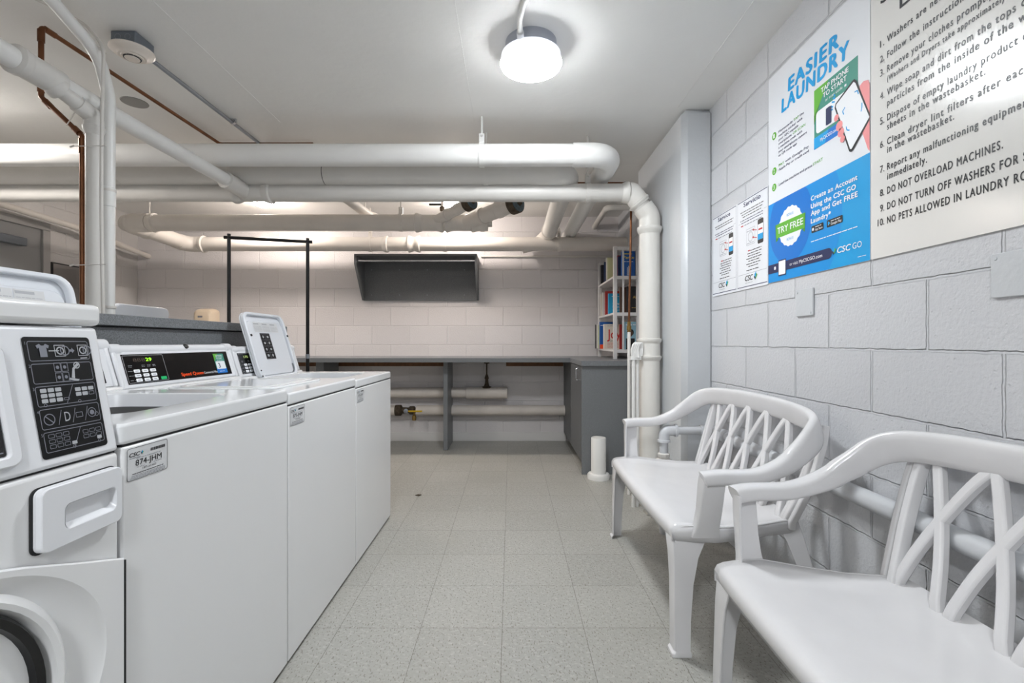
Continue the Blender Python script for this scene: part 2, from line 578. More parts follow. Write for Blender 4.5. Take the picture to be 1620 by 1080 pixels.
# door in the far side wall
d = struct(bpy.data.objects.new('door_1', None)); C.objects.link(d)
b = MB()
b.box(XL - .02, XL + .025, 4.035, 4.1, 0, 2.035); b.box(XL - .02, XL + .025, 3.1, 3.165, 0, 2.035); b.box(XL - .02, XL + .025, 3.1, 4.1, 2.0355, 2.1)
b.build('door_frame', M['door_frame'], d, bevel=0.004)
b = MB().box(XL - .02, XL + .004, 3.165, 4.035, 0.005, 2.035); b.build('door_leaf', M['door'], d)
MB().box(XL + .004, XL + .06, 3.45, 3.87, 1.86, 1.925).build('door_closer', M['box_grey'], d, bevel=0.006)
b = MB(); b.cyl((XL + .004, 3.24, 1.0), (XL + .06, 3.24, 1.0), .012); b.cyl((XL + .06, 3.24, 1.0), (XL + .06, 3.36, 1.0), .011); b.build('door_handle', M['chrome'], d)

t = thing('wall_mirror', 'dark edged mirror on the side wall beside the grey door', 'mirror', (XL, 4.32, 1.3))
MB().box(XL, XL + .012, 4.12, 4.52, 1.28, 1.775).build('mirror_frame', M['black'], t, bevel=0.003)
MB().box(XL + .012, XL + .016, 4.132, 4.508, 1.292, 1.763).build('mirror_glass', M['mirror'], t)

# ------------------------------------------------------------------ ceiling lights
def emitter(name, col, e):
    m = bpy.data.materials.new(name); m.use_nodes = True
    p = m.node_tree.nodes['Principled BSDF']
    p.inputs['Base Color'].default_value = (0.8, 0.8, 0.8, 1)
    p.inputs['Emission Color'].default_value = col + (1,)
    p.inputs['Emission Strength'].default_value = e
    return m
def ceiling_light(x, y, r, rb, h, col, e, label, dome=False):
    t = thing('ceiling_light', label, 'ceiling light', (x, y, ZC), 'round ceiling lights')
    MB().rings((x, y, ZC - h * .6), (0, 0, 1), [(0, rb), (h * .6 + .004, rb)], 40).build('mounting_base', M['lamp_base'], t)
    g = emitter('lamp_glow', col, e)
    if dome:
        MB().rings((x, y, ZC - h), (0, 0, 1), [(0, r * .3), (h * .06, r * .6), (h * .18, r * .85), (h * .4, r), (h * .6, r * .98), (h * .62, r * .8)], 40).build('diffuser', g, t)
    else:
        MB().rings((x, y, ZC - h), (0, 0, 1), [(-.012, r * .2), (-.010, r * .5), (-.004, r * .85), (0.004, r * .97), (h * .12, r), (h * .12 + .0005, r * .985)], 48).build('diffuser', g, t)
        MB().rings((x, y, ZC - h * .88), (0, 0, 1), [(0, r), (h * .34, r * .96), (h * .40, r * .9)], 48).build('rim', emitter('lamp_rim_glow', (.86, .90, 1.0), 0.75), t)
    return t
ceiling_light(.092, 2.135, .140, .116, .108, COOL, MAIN_E, 'bright round ceiling light fed by a white conduit in the middle of the room')
ceiling_light(-3.15, 2.3, .138, .114, .108, NEUTRAL, SIDE_E, 'round ceiling light over the far side of the room, outside the view')
ceiling_light(-.3, -.9, .138, .114, .108, COOL, FRONT_FILL_E, 'unseen round ceiling light added behind the camera as frontal fill')  # unseen lamp, added behind the camera for flatter frontal fill
ceiling_light(-2.33, 4.42, .084, .06, .085, WARM, BACK_E, 'small warm ceiling light peeking below the pipe by the branch fitting', True)
ceiling_light(-.565, 4.42, .084, .06, .085, WARM, BACK_E, 'small warm ceiling light half hidden behind the drain cleanouts', True)

t = thing('lamp_conduit', 'white conduit bending up to the main ceiling light', 'conduit', (.05, 1.9, ZC))
MB().tube([(.043, 2.04, ZC - .05), (.040, 2.0, ZC - .045), (.038, 1.94, ZC - .025), (.05, 1.88, ZC - .014), (.085, 1.75, ZC - .012), (.16, 1.2, ZC - .012)], .0115, .05).build('conduit', M['pipe_white'], t)
MB().cyl((.044, 2.045, ZC - .05), (.040, 1.99, ZC - .044), .0155).build('connector', M['enamel2'], t)

# ------------------------------------------------------------------ overhead pipes
def hub(p, d, r, L=.05, flare=1.2):
    """bell hub of a cast iron fitting: raised ring with soft shoulders"""
    R = r * flare
    return MB().rings(Vector(p) - Vector(d).normalized() * L / 2, d, [(0, r * .99), (L * .12, R), (L * .42, R), (L * .58, R * .95), (L, r * 1.01)], 28)
def strap(p, d, r, wd=.03, th=.005):
    R = r + th
    return MB().rings(Vector(p) - Vector(d).normalized() * wd / 2, d, [(0, r * .98), (0, R), (wd, R), (wd, r * .98)], 28, False)
def hanger(root, x, y, z, r, m, top=ZC, name='hanger'):
    b = strap((x, y, z), (1, 0, 0), r, .03)
    b.cyl((x, y, z + r), (x, y, top), .0065, 10)
    b.box(x - .016, x + .016, y - .012, y + .012, z + r, z + r + .06)
    b.cyl((x, y - .03, z + r + .045), (x, y + .03, z + r + .045), .006, 8)
    return b.build(name, m, root)
ZP1, ZP2, ZP3, ZP5 = 2.1956, 2.1606, 2.055, 2.06
# front white line
t = thing('water_main', 'thick glossy white pipe nearest the ceiling, ending in a smooth bend', 'pipe', (-3, 2.83, ZP1))
MB().tube([(XL, 2.83, ZP1), (.61, 2.83, ZP1), (.61, YB, ZP1)], .065, .125, 28).build('pipe', M['pipe_white'], t)
MB().tube([(.372, 2.83, ZP1), (.61, 2.83, ZP1), (.61, 3.07, ZP1)], .0705, .125, 28).build('elbow', M['pipe_white'], t)
hanger(t, -.174, 2.83, ZP1, .066, M['pipe_white'])
# second line behind
t = thing('covered_pipe', 'matt covered pipe directly behind the glossy white one, with a thin crack', 'pipe', (-3, 3.05, ZP2))
MB().tube([(XL, 3.05, ZP2), (.38, 3.05, ZP2), (.38, 4.78, ZP2)], .07, .1, 28).build('pipe', M['pipe_grey'], t)
MB().tube([(.13, 3.05, ZP2), (.38, 3.05, ZP2), (.38, 3.35, ZP2)], .0735, .1, 28).build('elbow', M['pipe_grey'], t)
hub((.38, 3.36, ZP2), (0, 1, 0), .07, .05, 1.12).build('hub', M['pipe_grey'], t)
hub((.38, 4.62, ZP2), (0, 1, 0), .07, .06, 1.15).build('hub', M['pipe_cream'], t)
hub((-2.52, 3.05, ZP2), (1, 0, 0), .07, .012, 1.03).build('joint', M['pipe_grey'], t)
MB().tube([(.37, 4.7, ZP2 - .01), (.28, 4.9, ZP2 - .06), (.12, 4.93, ZP2 - .1)], .062, .07, 24).build('branch', M['pipe_cream'], t)
MB().rings((-1.205, 3.05, ZP2), (1, 0, 0), [(0, .0702), (.004, .0704)], 28, False).build('crack', M['dark'], t)
hanger(t, -.16, 3.05, ZP2, .071, M['pipe_grey'])
# third line with wye and the big riser at its end
t = thing('waste_pipe', 'beige waste pipe that turns down beside the pier as a tall riser to the floor', 'pipe', (.916, 3.1, 0))
MB().tube([(XL, 3.1, ZP3), (.79, 3.1, ZP3), (.916, 3.1, 1.90), (.916, 3.1, 1.6)], .0585, .1, 28).build('pipe', M['pipe_grey'], t)
MB().cyl((.916, 3.1, 0), (.916, 3.1, 1.80), .0655, 32).build('riser', M['pipe_riser'], t)
hub((.755, 3.1, ZP3), (-1, 0, 0), .0585, .05, 1.22).build('hub', M['pipe_riser'], t)
MB().tube([(.78, 3.1, ZP3), (.80, 3.1, ZP3), (.86, 3.1, 1.975)], .066, .08, 28).build('elbow', M['pipe_riser'], t)
MB().tube([(.872, 3.1, 1.96), (.916, 3.1, 1.90), (.916, 3.1, 1.80)], .068, .08, 28).build('elbow', M['pipe_riser'], t)
hub((.850, 3.1, 1.985), (.12, 0, -.15), .06, .03, 1.25).build('hub', M['pipe_riser'], t)
hub((.916, 3.1, 1.805), (0, 0, -1), .0655, .05, 1.24).build('hub', M['pipe_riser'], t)
hub((.916, 3.1, 1.075), (0, 0, -1), .0655, .04, 1.2).build('collar', M['pipe_riser'], t)
hub((.916, 3.1, .965), (0, 0, -1), .0655, .034, 1.2).build('collar', M['pipe_riser'], t)
MB().cyl((.916, 3.1, .965), (.916, 3.1, 1.075), .069, 28).build('coupling', M['pipe_riser'], t)
for x in (-1.80, -1.60): hub((x, 3.1, ZP3), (1 if x < -1.7 else -1, 0, 0), .0585, .055, 1.22).build('hub', M['pipe_grey'], t)
MB().tube([(-1.765, 2.9, CAMH + 1.006), (-1.74, 3.1, ZP3)], .052, 0, 22).build('branch', M['pipe_grey'], t)
hub((-1.765, 2.97, CAMH + 1.006), (0, -1, 0), .042, .05, 1.3).build('hub', M['pipe_grey'], t)
hub((-2.60, 3.1, ZP3), (1, 0, 0), .0585, .06, 1.18).build('hub', M['pipe_grey'], t)
hanger(t, .508, 3.1, ZP3, .0595, M['pipe_grey'])
# slanting line toward the camera with drop
ZP4 = CAMH + 1.008
t = thing('vent_pipe', 'slim white pipe joining the waste pipe, with a branch dropping behind the washers', 'pipe', (-1.765, 2.0, 1.17))
MB().tube([(-1.765, .2, ZP4), (-1.765, 2.95, ZP4)], .0385, 0, 22).build('pipe', M['pipe_white'], t)
hub((-1.765, 1.69, ZP4), (0, 1, 0), .0385, .06, 1.38).build('hub', M['pipe_grey'], t)
MB().tube([(-1.765, 1.68, ZP4), (-1.765, 1.83, ZP4)], .049, 0, 24).build('fitting', M['pipe_grey'], t)
hub((-1.757, 1.81, ZP4 - .02), (-.15, -1, .3), .033, .04, 1.36).build('hub', M['pipe_grey'], t)
MB().tube([(-1.765, 1.76, ZP4 - .008), (-1.75, 1.86, ZP4 - .036), (-1.735, 1.955, ZP4 - .07), (-1.735, 1.955, 1.1)], .0285, .05, 24).build('drop_pipe', M['pipe_grey'], t)
MB().tube([(-1.745, 1.89, ZP4 - .047), (-1.735, 1.955, ZP4 - .07), (-1.735, 1.955, ZP4 - .12)], .034, .05, 24).build('elbow', M['pipe_grey'], t)
hub((-1.735, 1.955, ZP4 - .128), (0, 0, -1), .029, .04, 1.3).build('hub', M['pipe_grey'], t)
# drain lines at the back
ZD = CAMH + .993
t = thing('drain_pipe', 'shadowed drain pipe with two rusty cleanouts below the beige waste pipe', 'pipe', (-3.19, 3.9, ZD))
MB().tube([(-.19, 3.9, ZD), (-3.17, 3.9, ZD)], .067, 0, 26).build('pipe', M['pipe_cream'], t)
for x, dd in ((-.765, 1), (-.585, -1), (-.515, 1), (-.30, 1), (-2.97, -1)):
    hub((x, 3.9, ZD), (dd, 0, 0), .067, .06, 1.17).build('hub', M['pipe_cream'], t)
b = MB().rings((-.25, 3.9, ZD - .004), (1, 0, 0), [(0, .07), (.035, .07), (.04, .045), (.06, .045), (.06, .03), (.095, .03)], 22); b.build('end_plug', M['pipe_cream'], t)
def cleanout(p0, p1, r, rc):
    p0, p1 = Vector(p0), Vector(p1); dv = (p1 - p0).normalized()
    b = MB().cyl(p0, p1, r, 24)
    b.build('branch', M['pipe_cream'], t)
    hub(p0 + (p1 - p0) * .34, -dv, r, .04, 1.12).build('hub', M['pipe_cream'], t)
    hub(p0 + (p1 - p0) * .75, dv, r, .08, 1.12).build('hub', M['pipe_cream'], t)
    c = MB().rings(p1 - dv * .02, dv, [(0, r), (.005, rc), (.06, rc), (.065, rc * .98)], 28).build('cleanout', M['rust'], t)
    q = MB().rings(p1 + dv * .046, dv, [(0, rc * .9), (.008, rc * .86), (.010, rc * .5), (.0101, rc * .45)], 28).build('cleanout_plug', M['plug_blue'], t)
    MB().rings(p1 + dv * .052, dv, [(0, rc * .42), (.012, rc * .38)], 6).build('cleanout_nut', M['rust'], t)
cleanout((-.62, 3.88, ZD + .01), (-.33, 3.62, ZD + .075), .042, .06)
cleanout((-.36, 3.88, ZD), (.02, 3.56, ZD + .055), .06, .078)
hanger(t, -.912, 3.9, ZD, .068, M['pipe_cream'])
MB().cyl((-3.0, 3.9, ZD + .06), (-3.0, 3.9, ZC), .006, 8).build('hanger_rod', M['pipe_cream'], t)
t = thing('sewer_pipe', 'long cream sewer pipe along the end wall above the wall shelf', 'pipe', (-3.27, 4.75, ZD))
MB().tube([(-3.19, 3.9, ZD), (-3.27, 4.75, ZD), (XR, 4.75, ZD)], .07, .12, 28).build('pipe', M['pipe_cream'], t)
MB().tube([(-3.0, 3.9, ZD), (-3.19, 3.9, ZD), (-3.205, 4.12, ZD)], .076, .12, 28).build('elbow', M['pipe_cream'], t)
MB().tube([(-3.262, 4.58, ZD), (-3.275, 4.75, ZD), (-3.1, 4.75, ZD)], .077, .1, 28).build('elbow', M['pipe_cream'], t)
hub((-3.20, 4.12, ZD), (.08, -.85, 0), .07, .06, 1.2).build('hub', M['pipe_cream'], t)
hub((-3.12, 4.75, ZD), (-1, 0, 0), .07, .06, 1.22).build('hub', M['pipe_cream'], t)
for x, dd in ((-1.265, -1), (-1.01, 1), (-.94, -1)):
    hub((x, 4.75, ZD), (dd, 0, 0), .07, .055, 1.2).build('hub', M['pipe_cream'], t)
for x in (-1.42, -.665, .487):
    hanger(t, x, 4.75, ZD, .071, M['pipe_cream'])
t = thing('corner_pipe', 'short slim pipe bending from the end wall near the ceiling corner', 'pipe', (.905, 4.4, 2.34))
MB().tube([(.905, YB, CAMH + 1.247), (.905, 4.42, CAMH + 1.27), (XR, 4.42, CAMH + 1.27)], .028, .05, 20).build('pipe', M['pipe_grey'], t)
t = thing('wall_conduit', 'thin painted conduit running level along the end wall beside the wall shelf', 'conduit', (.3, 5.07, CAMH + .928))
MB().cyl((-.32, YB - .012, CAMH + .928), (XR, YB - .012, CAMH + .928), .011, 12).build('conduit', M['pipe_grey'], t)
strap((.08, YB - .012, CAMH + .928), (1, 0, 0), .0115, .02, .004).build('clip', M['pipe_grey'], t)
t = thing('side_drain_pipe', 'slim cream pipe sloping along the side wall above the grey door', 'pipe', (-3.93, 4.2, 2.1))
MB().tube([(-3.9, 2.6, CAMH + 1.10), (-3.9, 4.25, CAMH + 1.032), (-3.9, 4.9, CAMH + .945), (-3.92, YB, CAMH + .93)], .0265, .08, 18).build('pipe', M['pipe_cream'], t)
# branch seen below the waste pipe
t = thing('branch_pipe', 'short stub pipe slanting down between the waste pipe and the drain pipe', 'pipe', (-1.2, 4.0, 2.2))
MB().tube([(-1.36, 3.72, 2.25), (-1.22, 4.05, 2.16), (-1.08, 4.3, 2.15)], .04, .05, 20).build('pipe', M['pipe_cream'], t)
MB().cyl((-1.24, 4.0, 2.17), (-1.24, 4.0, ZC), .006, 8).build('hanger_rod', M['pipe_cream'], t)
# little valve near the back lamp
t = thing('shutoff_valve', 'small dark valve with a black lever in front of the back lamp', 'valve', (-.62, 4.25, 2.26))
MB().cyl((-.62, 4.25, 2.21), (-.62, 4.25, ZC), .012, 12).build('pipe', M['pipe_cream'], t)
MB().rings((-.62, 4.25, 2.25), (0, 0, 1), [(0, .012), (.008, .022), (.04, .022), (.05, .012)], 12).build('body', M['rust'], t)
MB().box(-.735, -.625, 4.222, 4.236, 2.300, 2.318).build('lever', M['black'], t, bevel=.004)

# ------------------------------------------------------------------ copper, conduit, cable behind the washers
t = thing('copper_pipe', 'old copper pipe climbing past the vent pipe and running along the ceiling', 'pipe', (-1.807, 1.98, 1.17))
r = .0098
MB().tube([(-1.787, 1.96, 1.1), (-1.790, 1.962, CAMH + .862), (-1.97, 1.97, CAMH + 1.03), (-1.97, 1.97, CAMH + 1.325), (-1.955, 3.16, CAMH + 1.335), (-1.33, 3.16, CAMH + 1.335)], r, .02, 16).build('pipe', M['copper'], t)
for p, q in (((-1.790, 1.962, CAMH + .79), (-1.790, 1.962, CAMH + .85)), ((-1.80, 1.962, CAMH + .872), (-1.825, 1.963, CAMH + .896)), ((-1.955, 1.971, CAMH + 1.014), (-1.93, 1.973, CAMH + .988)), ((-1.97, 1.97, CAMH + 1.05), (-1.97, 1.97, CAMH + 1.09)),
             ((-1.97, 1.97, CAMH + 1.26), (-1.97, 1.97, CAMH + 1.31)), ((-1.97, 1.985, CAMH + 1.325), (-1.969, 2.03, CAMH + 1.325))):
    MB().cyl(p, q, r * 1.28, 16).build('fitting', M['copper'], t)
t = thing('conduit_riser', 'thick white conduit rising behind the washers and curving away at the ceiling', 'conduit', (-1.715, 2.0, 1.17))
MB().tube([(-1.715, 2.0, 1.1), (-1.712, 2.0, CAMH + 1.05), (-1.72, 1.96, CAMH + 1.2), (-1.75, 1.78, CAMH + 1.31), (-1.78, 1.4, CAMH + 1.335), (-1.8, .2, CAMH + 1.335)], .0235, .16, 22).build('conduit', M['pipe_white'], t)
MB().cyl((-1.714, 2.0, CAMH + .575), (-1.714, 2.0, CAMH + .66), .0262, 22, .003).build('coupling', M['pipe_white'], t)
for zz in (CAMH + .15, CAMH + .645, CAMH + 1.215):
    if zz > CAMH + 1.2: strap((-1.722, 1.955, zz), (0, -.2, 1), .027, .01, .003).build('clip', M['tie'], t)
    else: strap((-1.714, 2.0, zz), (0, 0, 1), .0245, .01, .003).build('clip', M['tie'], t)
t = thing('white_cable', 'thin white cable tied alongside the conduit riser and looping off along the ceiling', 'cable', (-1.752, 1.99, 1.17))
MB().sweep_circle(catmull([(-1.672, 1.93, 1.1), (-1.679, 1.93, CAMH + .3), (-1.682, 1.93, CAMH + .6), (-1.680, 1.93, CAMH + .9), (-1.675, 1.93, CAMH + 1.1), (-1.682, 1.935, CAMH + 1.21), (-1.728, 1.937, CAMH + 1.28), (-1.783, 1.926, CAMH + 1.325), (-1.863, 1.826, CAMH + 1.342), (-2.1, 1.5, CAMH + 1.347)], 8), .0062, 10).build('cable', M['tie'], t)
for zz, x0, x1 in ((CAMH + .315, -1.785, -1.655), (CAMH + .80, -1.785, -1.655)):
    b = MB().tube([(x0, 1.915, zz), (x1, 1.92, zz + .004)], .0018, 0, 8); b.cyl((x0 - .012, 1.915, zz - .003), (x0 + .004, 1.915, zz + .002), .0035, 8); b.build('cable_tie', M['tie'], t)
MB().tube([(-1.845, 1.95, CAMH + .90), (-1.80, 1.93, CAMH + .93), (-1.775, 1.93, CAMH + .97)], .002, .01, 8).build('cable_tie', M['tie'], t)
t = thing('steel_conduit', 'bare steel conduit on the ceiling leading from the detector box', 'conduit', (-1.70, 2.16, ZC - .02))
MB().tube([(-1.695, 2.15, ZC - .028), (-1.695, 3.45, ZC - .016)], .0105, 0, 14).build('conduit', M['steel'], t)
b = strap((-1.695, 2.86, ZC - .019), (0, 1, 0), .0112, .022, .003); b.box(-1.715, -1.675, 2.853, 2.872, ZC - .006, ZC); b.cyl((-1.672, 2.86, ZC - .028), (-1.672, 2.86, ZC), .006, 8); b.build('clamp', M['chrome'], t)
t = thing('smoke_detector', 'off white smoke detector under a grey square box on the ceiling', 'smoke detector', (-1.69, 2.1, ZC))
MB().box(-1.745, -1.637, 2.047, 2.158, ZC - .055, ZC).build('junction_box', M['box_grey'], t, bevel=.004)
a = Art((-1.745, 2.0468, ZC - .055), (1, 0, 0), (0, 0, 1)); a.ring(.032, .028, .013, .0015, M['steel'], 'knockout', 1); a.ring(.075, .028, .013, .0015, M['steel'], 'knockout', 1); a.flush(t)
MB().rings((-1.692, 2.1, ZC - .055), (0, 0, -1), [(0, .082), (.008, .084), (.016, .076), (.020, .060), (.030, .052), (.0305, .042), (.034, .040)], 44).build('housing', M['detector'], t)
MB().rings((-1.692, 2.1, ZC - .086), (0, 0, -1), [(0, .034), (.006, .033)], 36).build('grille', M['dark'], t)
b = MB().rings((-1.692, 2.1, ZC - .089), (0, 0, -1), [(0, .030), (.005, .028), (.006, .024)], 36)
for k in range(8):
    an = math.pi * k / 4
    b.cyl((-1.692 + .02 * math.cos(an), 2.1 + .02 * math.sin(an), ZC - .09), (-1.692 + .039 * math.cos(an), 2.1 + .039 * math.sin(an), ZC - .089), .0016, 6)
b.build('vent_cap', M['detector'], t)
tag(MB().rings((-2.13, 2.66, ZC - .004), (0, 0, 1), [(0, .064), (.003, .066), (.004, .066)], 32).build('blank_cover', M['disc_grey']), 'flat grey round cover plate on the ceiling beside the copper pipe', 'cover plate')

# ------------------------------------------------------------------ top loading washers (built with the front toward +X, floor centre of the front edge at the root)
def logo(a, u, v, s, m=None, part='logo', layer=2):
    """two tone tick mark of the laundry company"""
    a.poly([(u, v + s * .35), (u + s * .25, v), (u + s * .42, v + s * .2), (u + s * .22, v + s * .62)], M['navy'], part, layer)
    a.poly([(u + s * .22, v + s * .55), (u + s * .42, v + s * .1), (u + s * .75, v + s * .55), (u + s * .55, v + s * .7)], M['green'], part, layer + 1)
    a.poly([(u + s * .12, v + s * .6), (u + s * .5, v + s * .95), (u + s * .5, v + s * .35), (u + s * .3, v + s * .3)], M['cyan'], part, layer + 2)

def machine_label(root, x, y0, z0, number, name='identification_label'):
    o = MB().prism([(x, y0 + p, z0 + q) for p, q in rrect(.0525, .0315, .105, .063, .005)], (.0006, 0, 0)).build(name, M['paper'], root, flat=True)
    a = Art((x + .0007, y0, z0), (0, 1, 0), (0, 0, 1), .00015)
    a.frame(.0, .105, 0, .063, .0009, M['ink'], 'border', 1, .005)
    a.text('CSC', .005, .046, .0075, M['ink'], .026, bold=.05, shear=.25)
    logo(a, .033, .046, .009)
    a.bars(.006, .034, .0425, .0018, M['greyink'], seed=1)
    rnd = random.Random(number)
    u = .058
    while u < .098:
        wd = rnd.choice((.0007, .0012, .002)); a.rect(u, u + wd, .0475, .0535, M['ink'], 'barcode', 2); u += wd + .0009
    a.bars(.022, .085, .0405, .0016, M['greyink'], seed=2)
    a.text(number, .02, .0265, .0115, M['ink'], .068, bold=.02)
    a.bars(.024, .045, .0225, .0016, M['greyink'], seed=3); a.bars(.066, .088, .0235, .0016, M['greyink'], seed=4)
    a.text('1-877-264-6622', .037, .0165, .004, M['ink'], .036)
    a.bars(.012, .094, .011, .0022, M['ink'], seed=5, gap=.1)
    for k, vv in enumerate((.0075, .005, .0025)): a.bars(.010 - .002 * k, .098, vv, .0016, M['greyink'], seed=6 + k)
    a.flush(o)

LID_L, LID_W = .365, .425
def lid(root, angle, sticker, shift=0.0):
    """open lid: hinged at local x -.505, inner face toward the front"""
    D = Matrix.Rotation(angle, 3, 'Y')
    H = Vector((-.505, shift, .899))
    def T(p): return H + D @ Vector(p)
    outer = rrect(0, LID_L / 2 + .004, LID_W, LID_L, .05)
    inner = rrect(0, LID_L / 2 + .004, LID_W - .036, LID_L - .03, .04)
    b = MB()
    b.prism([T((-.028, y, z)) for y, z in outer], D @ Vector((.008, 0, 0)))
    b.ring_prism([T((-.02, y, z)) for y, z in outer], [T((-.02, y, z)) for y, z in inner], D @ Vector((.020, 0, 0)))
    flat = [(y, z) for y, z in rrect(0, LID_L / 2 - .01, LID_W - .055, LID_L - .065, .035)]
    L = b.build('lid', M['lid_plastic'], root, bevel=.004, seg=2)
    MB().prism([T((-.0195, y, z)) for y, z in flat], D @ Vector((.010, 0, 0))).build('lid_liner', M['lid_plastic'], L, bevel=.004)
    s = MB()
    for y, z in ((-.19, .24), (.2, .24), (-.197, .05), (-.197, .02)):
        p = T((-.001, y, z)); s.cyl(p, p + D @ Vector((.004, 0, 0)), .0065 if z > .1 else .004, 10)
    s.build('screw', M['black'], L)
    p0 = T((-.0095 + .0006, -.2125, 0)); uu, vv = Vector((0, 1, 0)), D @ Vector((0, 0, 1))
    a = Art(p0, uu, vv, .0003)
    for k in range(3):
        u = .085 + k * .085
        a.rect(u, u + .082, .262, .315, M['paper'], 'caution_label', 1)
        a.rect(u + .004, u + .055, .303, .311, M['lightink'], 'fine_print', 2)
        for q in range(5): a.bars(u + .004, u + .078, .266 + q * .0065, .003, M['lightink'], seed=30 + k * 7 + q)
    if sticker:
        a.rect(.125, .225, .11, .255, M['decal_black'], 'icon_decal', 1)
        for k in range(4):
            for q in range(2):
                a.frame(.129 + q * .047, .173 + q * .047, .114 + k * .035, .146 + k * .035, .001, M['greyink'], 'icon_frame', 2, .002)
                u, v = .151 + q * .047, .13 + k * .035
                a.gid = k * 2 + q
                a.disc(u, v, .008, M['lightink'], 'icon', 2, 10) if (k + q) % 2 else a.rect(u - .009, u + .009, v - .006, v + .006, M['lightink'], 'icon', 2)
        a.rect(.385, .405, .01, .075, M['steel'], 'hinge_plate', 2)
    else:
        a.rect(.20, .235, .15, .25, M['decal_black'], 'icon_decal', 1)
    a.flush(L)
    return L

